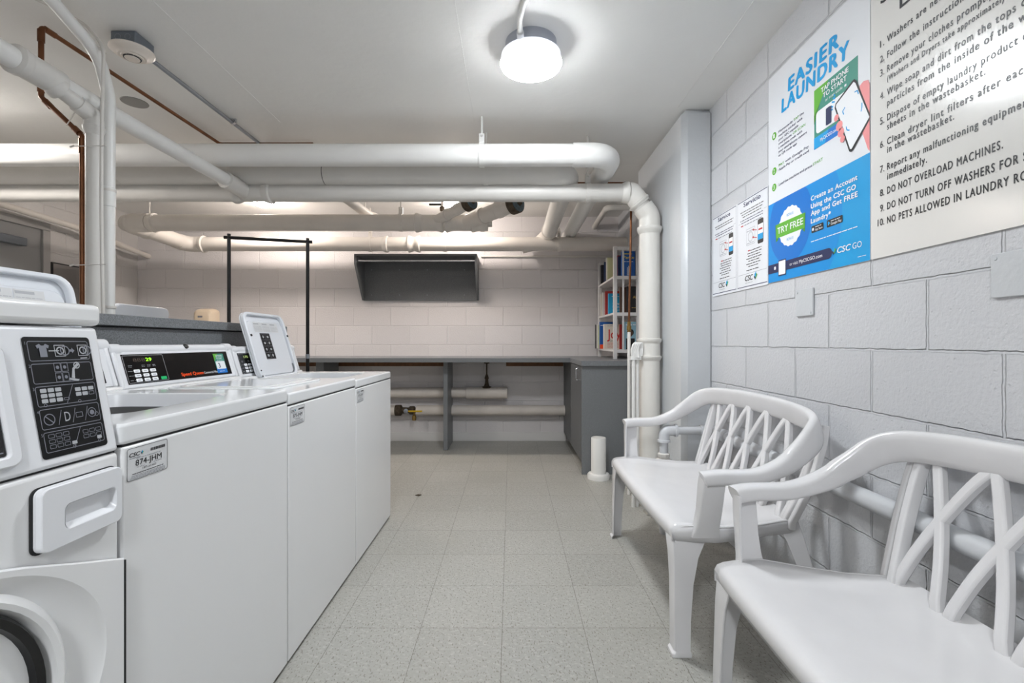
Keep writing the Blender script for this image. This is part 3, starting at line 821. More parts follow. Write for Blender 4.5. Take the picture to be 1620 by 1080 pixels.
def make_washer(label, number, open_lid, angle, display, mode, shift=0.0):
    t = thing('washing_machine', label, 'washing machine', (0, 0, 0), 'top loading washers')
    MB().box(-.64, -.025, -.315, .315, 0, .05).build('plinth', M['dark'], t)
    cab = MB().box(-.66, 0, -.328, .328, .012, .8655).build('cabinet', M['enamel'], t, bevel=.0045, seg=3)
    MB().box(-.65, -.004, -.324, .324, .858, .8705).build('seam', M['dark'], t)
    # deck with rounded front edge, raised rear, opening
    N = 6
    outer = rrect(-.33, 0, .66, .657, .008, N)
    hole = rrect(-.30, 0, .385, .43, .07, N)
    b = MB()
    if open_lid:
        b.ring_prism([(x, y, .870) for x, y in outer], [(x, y, .870) for x, y in hole], (0, 0, .040))
    else:
        b.prism([(x, y, .870) for x, y in outer], (0, 0, .040))
    b.build('top_deck', M['enamel_gloss'], t, bevel=.0065, seg=3)
    MB().box(-.655, -.535, -.325, .325, .905, .921).build('rear_ledge', M['enamel'], t, bevel=.008, seg=3)
    if open_lid:
        h2 = rrect(-.30, 0, .365, .41, .065, N)
        w_ = MB().loft([[(x, y, .905) for x, y in hole], [(x, y, .86) for x, y in h2], [(x * .9 - .03, y * .9, .845) for x, y in h2]], False)
        w_.build('tub_collar', M['enamel2'], t)
        MB().rings((-.31, 0, .30), (0, 0, 1), [(0, .001), (0, .19), (.545, .19), (.55, .16)], 32, False).build('wash_tub', M['dark'], t)
        lid(t, angle, mode == 'icons', shift)
    else:
        # closed lid, shallow dished with hand recess
        pl = [(x, y, .909) for x, y in rrect(-.305, 0, .40, .45, .06, N)]
        L = MB().prism(pl, (0, 0, .009)).build('lid', M['enamel_gloss'], t, bevel=.007, seg=4)
        MB().ring_prism([(x, y, .917) for x, y in rrect(-.305, 0, .34, .40, .05, N)], [(x, y, .917) for x, y in rrect(-.305, 0, .31, .37, .045, N)], (0, 0, .004)).build('lid_rib', M['enamel'], L, bevel=.002)
    # console leaning back
    p = [(-.556, .921), (-.594, 1.052), (-.655, 1.052), (-.655, .921)]
    c = MB().prism([(x, -.322, z) for x, z in p], (0, .644, 0)).build('console', M['enamel2'], t, bevel=.006, seg=3)
    bar = MB().cyl((-.607, -.325, 1.055), (-.607, .325, 1.055), .0165, 20, .005)
    for y in (-.305, .305): bar.cyl((-.607, y - .025, 1.055), (-.607, y + .025, 1.055), .0205, 20, .004)
    bar.build('console_top_rail', M['enamel2'], t)
    for y in (-.316, .316):
        q = [(-.552, .921), (-.59, 1.052), (-.606, 1.052), (-.568, .921)]
        MB().prism([(x, y - .009, z) for x, z in q], (0, .018, 0)).build('console_end_trim', M['enamel2'], c, bevel=.005)
    MB().rings((-.596, .03, 1.063), (.75, 0, .6), [(0, .011), (.006, .011), (.009, .007)], 14).build('lock', M['black'], c)
    V = Vector((-.038, 0, .131)).normalized()
    a = Art(Vector((-.556, -.29, .921)) + Vector((.0004, 0, .0001)), (0, 1, 0), V, .00035)
    Wd, Ht = .575, .108
    a.rect(0, Wd, .014, .014 + Ht, M['black_gloss'], 'control_panel', 1)
    if mode != 'hidden':
        a.frame(.004, .185, .018, .118, .0012, M['lightink'], 'keypad_outline', 2, .004)
        seg = list('188829') if display == '29' else list(' 175')
        a.text('888', .045, .095, .012, M['led_dim'], .052, 'unlit_digits', 2)
        a.text(display, .100 if display == '29' else .05, .095, .0125, M['led_green'] if display == '29' else M['led_pale'], .027 if display == '29' else .036, 'lit_digits', 3)
        for q in (.018, .075, .10, .125):
            a.bars(q, q + .016, .080, .0022, M['lightink'], seed=int(q * 999)); a.bars(q, q + .014, .075, .0022, M['lightink'], seed=int(q * 799))
        for k in range(3):
            a.bars(.012, .028, .060 - k * .0165, .0022, M['lightink'], seed=60 + k)
            for q in range(3):
                u, v = .035 + q * .036, .0545 - k * .0165
                a.rect(u, u + .027, v, v + .0115, M['white_ink'], 'key', 3, .003)
                a.rect(u + .007, u + .021, v + .0045, v + .0065, M['greyink'], 'key_print', 4)
                a.disc(u - .0045, v + .006, .0012, M['lightink'], 'indicator', 3, 8)
        a.rect(.148, .176, .0215, .033, M['start_green'], 'start_key', 3, .002)
        a.text('Speed Queen', .255, .026, .0135, M['orange'], .128, bold=.05)
        a.text('Commercial Washer', .388, .026, .0105, M['white_ink'], .105)
        # tap to start sticker
        a.rect(.475, .545, .022, .112, M['teal'], 'pay_sticker', 3, .003)
        a.poly([(.475, .078), (.475, .112), (.505, .112)], M['green'], 'pay_sticker_corner', 4)
        a.rect(.475, .545, .022, .045, M['blue'], 'pay_sticker_foot', 4, .002)
        a.text('TAP PHONE', .51, .098, .0075, M['white_ink'], .046, align='c', layer=5, bold=.03)
        a.text('TO START', .51, .087, .0075, M['white_ink'], .04, align='c', layer=5, bold=.03)
        a.bars(.492, .53, .081, .0025, M['white_ink'], layer=5, seed=9)
        a.rect(.479, .541, .041, .077, M['white_ink'], 'pay_sticker_card', 5, .004)
        a.text('3', .492, .047, .022, M['navy'], .013, layer=6, bold=.03)
        a.bars(.492, .525, .029, .004, M['white_ink'], layer=5, seed=10)
    a.flush(c)
    if number: machine_label(t, .0004, -.318, .797, number)
    return t
FX = -.735
def put(t, y0, y1, x=FX, zs=1.0, rz=0.0):
    t.location = (x, (y0 + y1) / 2, 0)
    t.scale = (1, (y1 - y0 - .004) / .657, zs)
    t.rotation_euler = (0, 0, rz)
w1 = make_washer('white washing machine numbered 874 with its lid standing open', '874-JHM', True, -.20, '', 'hidden', -.025)
w2 = make_washer('white washing machine numbered 875 with its lid shut and display reading 29', '875-JHM', False, 0, '29', 'full')
w3 = make_washer('white washing machine at the aisle end, open lid showing black icon stickers', '876-JHM', True, -.285, '175', 'icons')
w4 = make_washer('white washing machine behind the grey ledge, only its raised lid showing', None, True, -.24, '', 'hidden')
put(w1, .886, 1.550, zs=1.003); put(w2, 1.550, 2.229, zs=.988); put(w3, 2.229, 2.876, zs=.978)
put(w4, 2.47, 3.13, x=-2.80, zs=1.025, rz=math.pi)

# ------------------------------------------------------------------ front loader
def front_loader():
    t = thing('front_load_washer', 'white front loading washer with black symbol decal and round dark door', 'washing machine', (FX, .5475, 0))
    X0, Y0, Y1 = FX, .222, .882
    MB().box(X0 - .66, X0 - .03, Y0 + .02, Y1 - .02, 0, .05).build('plinth', M['dark'], t)
    b = MB().box(X0 - .68, X0, Y0, Y1, .03, .863); b.build('cabinet', M['enamel'], t, bevel=.008, seg=3)
    p = [(X0 + .002, .866), (X0 - .040, 1.095), (X0 - .68, 1.095), (X0 - .68, .866)]
    head = MB().prism([(x, Y0 + .002, z) for x, z in p], (0, Y1 - Y0 - .004, 0)).build('control_panel', M['enamel2'], t, bevel=.007, seg=3)
    MB().box(X0 - .67, X0 - .006, Y0 + .004, Y1 - .004, .858, .869).build('seam', M['dark'], t)
    MB().box(X0 - .69, X0 - .034, Y0 - .002, Y1 + .003, 1.0975, 1.137).build('top_panel', M['enamel'], t, bevel=.011, seg=4)
    V = Vector((-.042, 0, .229)).normalized()
    a = Art(Vector((X0 + .002, 0, .866)) + Vector((.0006, 0, .0001)), (0, 1, 0), V, .0004)
    u0, u1, v0, v1 = .738, .857, .016, .214
    a.rect(u0, u1, v0, v1, M['decal_black'], 'instruction_decal', 1, .006)
    hs = (v1 - v0 - .012) / 5
    for k in range(5):
        a.gid = k
        q0 = v1 - .006 - (k + 1) * hs + .003
        q1 = v1 - .006 - k * hs - .001
        a.frame(u0 + .007, u1 - .005, q0, q1, .0011, M['greyink'], 'decal_frame', 2, .004)
        a.text(str(k + 1), u0 + .0035, q1 - .006, .005, M['greyink'], layer=3)
        c = (q0 + q1) / 2
        W_ = M['lightink']
        if k == 0:
            a.poly([(u0 + x, c + y) for x, y in ((.020, .009), (.026, .012), (.029, .009), (.033, .009), (.036, .012), (.042, .009), (.040, .004), (.037, .006), (.037, -.010), (.025, -.010), (.025, .006), (.022, .004))], M['greyink'], 'icon', 3)
            a.line([(u0 + .040, c), (u0 + .058, c)], .0015, W_, 'icon', 3)
            for x in (.05, .092):
                a.frame(u0 + x, u0 + x + .019, c - .010, c + .010, .0012, W_, 'icon', 3, .001)
                a.ring(u0 + x + .010, c, .007, .0022, W_, 'icon', 3)
                a.ring(u0 + x + .018, c, .0085, .0018, M['greyink'], 'icon', 4)
            a.poly([(u0 + x, c + y) for x, y in ((.076, .002), (.081, .002), (.081, .005), (.086, 0), (.081, -.005), (.081, -.002), (.076, -.002))], M['greyink'], 'icon', 3)
            a.line([(u0 + .095, c - .014), (u0 + .108, c - .0135)], .0018, W_, 'icon', 3)
        elif k == 1:
            for i in range(2):
                for j in range(2):
                    a.frame(u0 + .044 + i * .0125, u0 + .056 + i * .0125, c - .016 + j * .017, c + j * .017, .001, M['greyink'], 'icon', 3, .001)
                    a.disc(u0 + .05 + i * .0125, c - .008 + j * .017, .003, M['greyink'], 'icon', 3, 10)
            a.poly([(u0 + x, c + y) for x, y in ((.072, -.010), (.078, -.012), (.080, .004), (.090, .012), (.086, .015), (.076, .006))], W_, 'icon', 3)
            a.ring(u0 + .085, c + .011, .006, .0018, W_, 'icon', 3)
            a.poly([(u0 + x, c + y) for x, y in ((.068, -.010), (.086, -.014), (.083, -.017), (.066, -.013))], W_, 'icon', 3)
        elif k in (2, 4):
            for blk, (bx, nx, ny) in enumerate(((.014, 3, 3), (.074, 3, 2))):
                for i in range(nx):
                    for j in range(ny):
                        f = (a.rect if k == 2 else None)
                        x, y = u0 + bx + i * .0125, c + .006 - j * .0085 - (.003 if blk else 0)
                        solid = k == 2 and not (blk and i == 2 and j == 1)
                        if solid: a.rect(x, x + .0105, y, y + .0065, W_, 'icon', 3, .0015)
                        else: a.frame(x, x + .0105, y, y + .0065, .0008, M['greyink'], 'icon', 3, .0015)
                x = u0 + bx + nx * .0125 - (.0125 if blk else 0)
                y = c - .011
                if k == 4: a.rect(x, x + .009, y, y + .0055, W_, 'icon', 4, .001)
                elif not blk: a.frame(x, x + .010, y + .001, y + .0055, .0008, M['greyink'], 'icon', 3, .001)
                a.ring(x + .004 if k == 4 else u0 + bx + .005, c - .0145, .0028, .0008, M['greyink'], 'icon', 3, 12)
            a.line([(u0 + .056, c - .015), (u0 + .071, c + .015)], .001, M['greyink'], 'icon', 3)
        else:
            a.ring(u0 + .021, c - .001, .0095, .0014, M['greyink'], 'icon', 3); a.line([(u0 + .015, c + .005), (u0 + .027, c - .007)], .0016, M['greyink'], 'icon', 3)
            for x in (.035, .060, .083): a.line([(u0 + x, c - .012), (u0 + x + .008, c + .012)], .001, M['greyink'], 'icon', 3)
            a.text('D', u0 + .047, c - .008, .016, M['lightink'], .010, 'icon', 3)
            a.frame(u0 + .067, u0 + .080, c - .005, c + .004, .001, M['greyink'], 'icon', 3, .001)
            a.ring(u0 + .098, c, .0085, .0012, M['greyink'], 'icon', 3); a.disc(u0 + .098, c, .0045, M['greyink'], 'icon', 3, 8); a.ring(u0 + .106, c - .004, .004, .0009, M['greyink'], 'icon', 4, 12)
    # display window with raised rim
    a.rect(.44, .688, .035, .185, M['black_gloss'], 'display_window', 1, .004)
    a.rect(.665, .681, .085, .092, M['led_red'], 'lit_digits', 2)
    a.bars(.655, .684, .040, .003, M['greyink'], seed=4)
    a.flush(head)
    def TP(u, v, h): return a.o + a.u * u + a.v * v + a.n * h
    MB().ring_prism([TP(u, v, -.002) for u, v in rrect(.564, .110, .285, .185, .016)], [TP(u, v, -.002) for u, v in rrect(.564, .110, .250, .152, .006)], a.n * .008).build('display_rim', M['enamel2'], head, bevel=.003)
    # dispenser drawer: proud front with a scooped grip
    N = 5
    dr = MB().prism([(X0 + .001, y, z) for y, z in rrect(.795, .790, .15, .100, .012, N)], (.004, 0, 0))
    dr.ring_prism([(X0 + .004, y, z) for y, z in rrect(.795, .790, .15, .100, .012, N)], [(X0 + .004, y, z) for y, z in rrect(.808, .785, .098, .040, .010, N)], (.012, 0, 0))
    D = dr.build('dispenser_drawer', M['enamel2'], t, bevel=.003, seg=2)
    MB().loft([[(X0 + .0158, y, z) for y, z in rrect(.808, .785, .0985, .0405, .010, N)], [(X0 - .004, y, z) for y, z in rrect(.812, .791, .086, .026, .010, N)], [(X0 - .012, y, z) for y, z in rrect(.814, .797, .07, .012, .005, N)]], False).build('grip_recess', M['enamel2'], D)
    MB().ring_prism([(X0 + .0002, y, z) for y, z in rrect(.794, .7895, .156, .104, .013, N)], [(X0 + .0002, y, z) for y, z in rrect(.794, .7895, .14, .09, .012, N)], (.002, 0, 0)).build('drawer_gap', M['dark'], D)
    # door panel with crowned top edge and oval dished surround
    yc, zc = .5475, .5376
    top = [(Y1 - .002, .664), (.80, .694), (.70, .733), (.62, .760), (yc, .768), (.475, .760), (.395, .733), (.295, .694), (Y0 - .004, .664)]
    loop = [(Y0 - .004, .06), (Y1 - .002, .06)] + top
    ell = []
    K = 64
    def outline(ang):                         # point where a ray from the centre meets the panel outline
        dx, dz = math.cos(ang), math.sin(ang)
        best = None
        for (a0, b0), (a1, b1) in zip(loop, loop[1:] + loop[:1]):
            ex, ez = a1 - a0, b1 - b0
            den = dx * ez - dz * ex
            if abs(den) < 1e-9: continue
            tt = ((a0 - yc) * ez - (b0 - zc) * ex) / den
            ss = ((a0 - yc) * dz - (b0 - zc) * dx) / den
            if tt > 0 and -1e-6 <= ss <= 1 + 1e-6 and (best is None or tt < best): best = tt
        return yc + dx * best, zc + dz * best
    angs = sorted([2 * math.pi * k / K for k in range(K)] + [math.atan2(b0 - zc, a0 - yc) % (2 * math.pi) for a0, b0 in loop])
    rings = []
    rings.append([(X0 + .002, *outline(q)) for q in angs])
    rings.append([(X0 + .010, *outline(q)) for q in angs])
    rings.append([(X0 + .013, yc + (outline(q)[0] - yc) * .99, zc + (outline(q)[1] - zc) * .99) for q in angs])
    def ov(x, ay, az): return [(x, yc + ay * math.cos(q), zc + az * math.sin(q)) for q in angs]
    rings += [ov(X0 + .013, .292, .214 + .0), ov(X0 + .008, .285, .208), ov(X0 + .002, .225, .206), ov(X0 + .016, .212, .2), ov(X0 + .020, .205, .196), ov(X0 + .018, .196, .190), ov(X0 - .005, .190, .186)]
    MB().loft(rings, False).build('door_panel', M['enamel'], t, angle=30)
    MB().rings((X0 - .012, yc, zc), (1, 0, 0), [(0, .192), (.018, .188), (.026, .182), (.022, .172), (.004, .168)], 56, False).build('door_ring', M['black_gloss'], t)
    MB().rings((X0 - .030, yc, zc), (1, 0, 0), [(.024, .172), (.012, .160), (-.02, .12), (-.05, .001)], 48, False).build('door_glass', M['black_gloss'], t)
    MB().box(X0 + .001, X0 + .0125, Y1 - .0025, Y1 + .0005, .08, .660).build('hinge_strip', M['dark'], t)
front_loader()

# ------------------------------------------------------------------ grey ledge behind the washers
t = thing('ledge', 'tall grey speckled laminate ledge standing behind the row of washers', 'ledge', (-1.76, 1.6, 0))
MB().box(-2.12, -1.428, .1, 3.0, 1.1285, 1.169).build('ledge_top', M['laminate'], t, bevel=.002)
MB().box(-2.08, -1.452, .12, 2.98, 0, 1.123).build('panel', M['laminate'], t, bevel=.002)
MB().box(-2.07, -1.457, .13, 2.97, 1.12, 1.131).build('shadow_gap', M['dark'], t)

# ------------------------------------------------------------------ L shaped worktop, supports
t = thing('worktop', 'long grey L-shaped worktop along the end wall with panel legs', 'worktop', (-.7, 4.7, 0))
MB().prism([(-2.6, 4.45, .878), (.565, 4.45, .878), (.565, 3.76, .878), (XR - .002, 3.76, .878), (XR - .002, YB - .002, .878), (-2.6, YB - .002, .878)], (0, 0, .042)).build('counter_slab', M['laminate'], t, bevel=.002)
for x0, x1 in ((-.667, -.624), (-1.93, -1.85)):
    MB().box(x0, x1, 4.65, 5.05, 0, .878).build('support_panel', M['laminate'], t, bevel=.002)
MB().box(-2.6, -.667, YB - .022, YB - .002, .812, .878).build('cleat', M['wood'], t)
MB().box(-.05, .565, YB - .022, YB - .002, .812, .878).build('cleat', M['wood'], t)
t = thing('base_cabinet', 'grey laminate base cabinet with a chrome pull under the worktop', 'cabinet', (.87, 4.4, 0))
MB().box(.592, XR - .002, 3.81, YB - .002, .095, .876).build('carcass', M['laminate'], t, bevel=.001)
MB().box(.575, XR - .002, 3.795, 3.812, .0, .876).build('end_panel', M['laminate'], t, bevel=.001)
MB().box(.66, XR - .002, 3.81, YB - .002, 0, .097).build('toe_kick', M['laminate_dark'], t)
for y0, y1, hy in ((3.813, 4.44, 4.32 - .42), (4.446, YB - .012, 4.55)):
    dd = MB().box(.572, .591, y0, y1, .10, .872).build('door', M['laminate_dark'], t, bevel=.001)
    if y0 < 4:
        b = MB().tube([(.572, hy + .02, .852), (.545, hy + .02, .852), (.545, hy + .02, .755), (.572, hy + .02, .755)], .0055, .012, 10)
        b.build('handle', M['chrome'], dd)
# pipes below the worktop
t = thing('heating_pipe', 'covered pipe under the worktop ending in a tee with a hanger', 'pipe', (-1, 4.99, .535))
MB().cyl((-2.6, 4.99, .535), (-.42, 4.99, .535), .054, 24).build('pipe', M['insul'], t)
MB().cyl((-.475, 4.985, .535), (-.035, 4.985, .535), .062, 24, .006).build('pipe_cover', M['insul'], t)
b = MB().rings((-.255, 4.985, .585), (0, 0, 1), [(0, .05), (.012, .052), (.02, .03), (.05, .02), (.09, .016), (.10, .024), (.115, .02), (.15, .008), (.255, .008), (.262, .03), (.29, .03)], 16)
b.build('hanger', M['rust'], t)
t = thing('low_water_pipe', 'white covered pipe near the floor under the worktop with bare rusty valve', 'pipe', (-1, 4.99, .347))
MB().cyl((-1.0, 4.99, .347), (.60, 4.99, .347), .054, 24).build('pipe', M['insul'], t)
MB().cyl((-2.6, 4.99, .347), (-1.215, 4.99, .347), .054, 24).build('pipe', M['insul'], t)
MB().rings((-1.225, 4.99, .347), (1, 0, 0), [(0, .056), (.01, .058), (.06, .058), (.075, .034), (.14, .03), (.155, .045), (.20, .045), (.215, .025), (.27, .025)], 20).build('valve_body', M['rust'], t)
b = MB().box(-1.08, -.93, 4.925, 4.937, .338, .354); b.build('valve_handle', M['yellow'], t, bevel=.003)
MB().rings((-1.10, 4.94, .347), (0, -1, 0), [(0, .024), (.02, .024), (.024, .014)], 14).build('valve_nut', M['steel'], t)
MB().rings((-1.02, 4.96, .245), (0, 0, 1), [(0, .02), (.03, .024), (.05, .02), (.06, .008), (.10, .008)], 14).build('drain_cap', M['brass'], t)

# ------------------------------------------------------------------ wall shelf with rod
t = thing('wall_shelf', 'charcoal wall shelf with tapering sides and a hanging rod', 'shelf', (-.97, YB, CAMH + .45))
zt, zb, yf = CAMH + .902, CAMH + .452, 4.785
for x0 in (-1.597, -.367):
    MB().prism([(x0, YB, zt), (x0, yf, zt), (x0, yf, zt - .10), (x0, YB - .04, zb), (x0, YB, zb)], (.022, 0, 0)).build('side_panel', M['laminate_dark'], t, bevel=.001)
MB().box(-1.575, -.367, yf, YB, zt - .022, zt).build('top_board', M['laminate_dark'], t)
MB().box(-1.575, -.367, YB - .02, YB - .002, zb, zt - .022).build('back_panel', M['laminate_dark'], t)
b = MB()
for x in (-1.5, -1.2, -.9, -.5):
    for z in (zb + .06, zt - .12): b.cyl((x, YB - .0205, z), (x, YB - .022, z), .005, 8)
b.build('screw', M['steel'], t)
MB().cyl((-1.576, 4.825, zt - .062), (-.366, 4.825, zt - .062), .0115, 16).build('hanging_rod', M['chrome'], t)

# ------------------------------------------------------------------ clothes rack
t = thing('clothes_rack', 'slim black metal clothes rack standing behind the washers', 'clothes rack', (-1.66, 3.24, 0))
P0, P1 = Vector((-1.902, 3.17, 0)), Vector((-1.427, 3.30, 0))
for p in (P0, P1):
    MB().cyl(p + Vector((0, 0, .06)), p + Vector((0, 0, 1.80)), .0115, 16).build('post', M['rack'], t)
    MB().cyl(p + Vector((0, 0, .955)), p + Vector((0, 0, .985)), .0145, 16).build('joint', M['steel'], t)
    dv = Vector((P1 - P0).normalized()); nn = Vector((-dv.y, dv.x, 0))
    MB().cyl(p - nn * .13 + Vector((0, 0, .06)), p + nn * .2 + Vector((0, 0, .06)), .0115, 14).build('foot_bar', M['rack'], t)
    b = MB()
    for s in (-.12, .19):
        q = p + nn * s
        b.rings(q + Vector((-.012, 0, .026)), (1, 0, 0), [(0, .02), (.004, .026), (.02, .026), (.024, .02)], 16); b.cyl(q + Vector((0, 0, .03)), q + Vector((0, 0, .06)), .006, 8)
    b.build('caster', M['black'], t)
dv = (P1 - P0).normalized()
MB().cyl(P0 - dv * .03 + Vector((0, 0, 1.775)), P1 + dv * .03 + Vector((0, 0, 1.775)), .0115, 16).build('hanging_bar', M['rack'], t)
MB().cyl(P0 + Vector((0, 0, .12)), P1 + Vector((0, 0, .12)), .0095, 14).build('lower_bar', M['rack'], t)

# ------------------------------------------------------------------ hand dryer
t = thing('hand_dryer', 'cream hand dryer on the end wall beyond the grey ledge', 'hand dryer', (-3.23, YB, 1.2))
y = YB
rs = []
for yy, wd, z0, z1 in ((YB, .20, 1.15, 1.425), (YB - .06, .205, 1.15, 1.428), (YB - .13, .185, 1.16, 1.415), (YB - .15, .15, 1.19, 1.39)):
    rs.append([(-3.25 + p, yy, (z0 + z1) / 2 + q) for p, q in rrect(0, 0, wd, z1 - z0, .045, 5)])
MB().loft(rs).build('cover', M['cream'], t, bevel=.004)
a = Art((-3.29, YB - .1505, 1.33), (1, 0, 0), (0, 0, 1)); a.rect(0, .05, 0, .018, M['greyink'], 'badge', 1, .004); a.flush(t)
MB().cyl((-3.23, YB - .10, 1.10), (-3.23, YB - .09, 1.17), .03, 18).build('nozzle', M['chrome'], t)

# ------------------------------------------------------------------ open bookshelf and books
t = thing('bookshelf', 'narrow open white bookshelf standing on the worktop end', 'bookshelf', (1.04, 4.57, .92))
S = M['shelf_white']
for x in (.92, XR - .037):
    for y0, zt_ in ((4.2, 1.928), (4.92, 1.905)):
        MB().box(x, x + .032, y0, y0 + .03, .92, zt_).build('post', S, t, bevel=.002)
for z in (1.664, 1.336, 1.003):
    MB().box(.922, XR - .006, 4.205, 4.945, z - .018, z).build('shelf_board', S, t, bevel=.001)
for z0, z1 in ((1.895, 1.926), (1.634, 1.664), (1.306, 1.336), (.975, 1.003)):
    MB().box(.952, XR - .037, 4.203, 4.222, z0, z1).build('end_rail', S, t)
    if z0 > 1.8: MB().box(.924, .944, 4.93, 4.948, 1.87, 1.9).build('end_rail', S, t)
MB().box(1.0, 1.015, 4.206, 4.219, .975, 1.9).build('end_bar', S, t)
MB().box(.952, XR - .037, 4.92, 4.945, 1.872, 1.9).build('end_rail', S, t)
MB().box(1.0, 1.015, 4.925, 4.94, .975, 1.88).build('end_bar', S, t)

def book(label, x0, y, z, depth, thick, h, cover, lean=0.0, art=None):
    t = thing('book', label, 'book', (x0, y, z), 'books on the white bookshelf')
    ty = lambda p, q: (x0 + p, y + q, z)
    b = MB()
    b.prism([(x0, y, z), (x0 + depth, y, z), (x0 + depth, y + .003, z), (x0 + .003, y + .003, z), (x0 + .003, y + thick - .003, z), (x0 + depth, y + thick - .003, z), (x0 + depth, y + thick, z), (x0, y + thick, z)], (0, 0, h))
    c = b.build('cover', M[cover], t, flat=True)
    MB().box(x0 + .004, x0 + depth - .005, y + .0032, y + thick - .0032, z + .004, z + h - .004).build('pages', M['pages'], t, flat=True)
    if art:
        a = Art((x0, y - .0003, z), (1, 0, 0), (0, 0, 1), .0004)
        art(a, depth, h)
        a.flush(c)
    if lean:
        t.rotation_euler = (lean, 0, 0)
    return t
def spine(a_, m, t_):
    pass
z3, z2, z1 = 1.004, 1.337, 1.665
# lowest board
def art_joy(a, d, h):
    a.text('Joy', .03, h * .42, .09, M['red'], .13, bold=.03)
    a.text('of Cooking', .03, h * .30, .018, M['ink'], .09)
    a.bars(.03, .14, h * .92, .006, M['greyink'], seed=3)
    for k in range(5): a.bars(.03, .14, h * .06 + k * .011, .005, M['red'], seed=20 + k)
def art_sky(a, d, h):
    a.disc(.06, h * .62, .032, M['ink'], 'picture_hair', 1); a.disc(.06, h * .58, .022, M['book_brown'], 'picture_face', 2, ry=.03)
    a.rect(.02, .10, 0, h * .4, M['ink'], 'picture_coat', 1); a.bars(.02, .11, h * .88, .012, M['white_ink'], seed=5)
def art_cyan(a, d, h):
    for k, s in enumerate(('ning', 'Love', 'Save it')): a.text(s, .04, h * .48 - k * .032, .022, M['white_ink'], .07)
    a.bars(.03, .12, h * .85, .006, M['white_ink'], seed=8)
def art_top(a, d, h):
    a.text('Parke', .01, h * .72, .026, M['yellow_ink'], .1, bold=.02); a.bars(.01, .1, h * .88, .014, M['yellow_ink'], seed=2); a.bars(.01, .1, h * .6, .008, M['white_ink'], seed=3)
    a.rect(.045, .050, h * .1, h * .4, M['white_ink'], 'picture', 1); a.rect(.058, .065, h * .1, h * .45, M['white_ink'], 'picture', 1); a.rect(.072, .078, h * .12, h * .36, M['white_ink'], 'picture', 1)
def art_black(a, d, h):
    a.text('Al', .05, h * .55, .025, M['gold'], .03); a.bars(.04, .1, h * .2, .006, M['gold'], seed=4)
def art_photo(a, d, h):
    a.rect(.0, d, 0, h * .16, M['orange'], 'picture', 1); a.bars(.005, d - .01, h * .86, .01, M['white_ink'], seed=5)
book('black spined book at the wall end of the lowest board', .884, 4.90, z3, .16, .026, .25, 'book_black', 0)
book('tall white book next to the black one on the lowest board', .893, 4.862, z3, .16, .03, .252, 'book_white')
book('mid blue book with an orange foot on the lowest board', .896, 4.72, z3, .15, .03, .27, 'book_blue', art=art_photo)
book('thick green edged book on the lowest board', .90, 4.80, z3, .15, .045, .24, 'book_green')
book('large cream cookery book lettered Joy in red', .916, 4.60, z3, .185, .055, .243, 'book_cream', art=art_joy)
book('thin red book standing before the cream cookery book', 1.034, 4.46, z3, .11, .016, .235, 'book_red')
book('pale blue book with a dark portrait on its cover', 1.035, 4.30, z3, .12, .03, .252, 'book_sky', art=art_sky)
# middle board
book('cream spined book at the wall end of the middle board', .925, 4.82, z2, .15, .028, .225, 'book_cream')
book('white book with a red band on the middle board', .928, 4.74, z2, .15, .026, .235, 'book_white')
book('red spined book behind the bright blue one', .94, 4.66, z2, .14, .03, .24, 'book_red')
book('bright blue paperback with white words on the middle board', .948, 4.55, z2, .15, .03, .205, 'book_cyan', art=art_cyan)
book('thick black book with gold print on the middle board', 1.078, 4.34, z2, .08, .05, .248, 'book_black', art=art_black)
book('brown black book leaning against the gold lettered one', 1.03, 4.42, z2, .12, .04, .25, 'book_brown')
# top board
book('wide black book at the wall end of the top board', .93, 4.83, z1, .16, .05, .20, 'book_black')
book('thin black spined book on the top board', .945, 4.74, z1, .15, .02, .215, 'book_navy')
book('white and green spined book on the top board', .955, 4.69, z1, .15, .018, .25, 'book_white')
book('yellow green spined book on the top board', .962, 4.665, z1, .15, .014, .245, 'book_green')
book('red spined book by the post of the top board', 1.0, 4.50, z1, .14, .026, .235, 'book_red')
book('navy spined book beside the red one on the top board', 1.02, 4.46, z1, .13, .024, .22, 'book_navy')
book('large blue book with yellow lettering on the top board', 1.035, 4.36, z1, .12, .045, .25, 'book_blue', art=art_top)

# ------------------------------------------------------------------ pipes standing near the pier
t = thing('supply_pipe', 'thin riser, copper above a brass union and white below, beside the tall waste riser', 'pipe', (.83, 3.3, 0))
MB().tube([(.20, 3.3, ZC), (.20, 3.3, 2.186), (.847, 3.3, 2.186), (.845, 3.3, 1.9), (.831, 3.3, 1.21)], .0078, .03, 14).build('copper_run', M['copper'], t)
MB().rings((.831, 3.3, 1.215), (0, 0, -1), [(0, .0085), (.004, .012), (.03, .012), (.034, .016), (.06, .016), (.064, .011), (.08, .011)], 14).build('union', M['brass'], t)
MB().cyl((.831, 3.3, 1.14), (.831, 3.3, 0), .0115, 16).build('white_run', M['pipe_white'], t)
MB().cyl((.80, 3.3, 2.186), (.835, 3.3, 2.186), .0105, 14).build('elbow', M['copper'], t)
t = thing('twin_pipe', 'pair of slim white pipes bound together in front of the tall waste riser', 'pipe', (.81, 3.06, 0))
MB().cyl((.797, 3.05, 0), (.797, 3.05, .975), .0125, 16).build('pipe', M['pipe_white'], t)
MB().cyl((.825, 3.06, 0), (.825, 3.06, .975), .0115, 16).build('pipe', M['pipe_white'], t)
b = MB().box(.775, .845, 3.035, 3.075, .955, .978)
for k in range(4):
    x = .79 + k * .012
    b.tube([(x, 3.045 - .004 * k, .97), (x - .006, 3.04, 1.02), (x + .004, 3.035, 1.055), (x + .022, 3.04, 1.068), (x + .03, 3.05, 1.03), (x + .024, 3.05, .98)], .0085, .02, 10)
b.build('binding', M['pipe_white'], t)
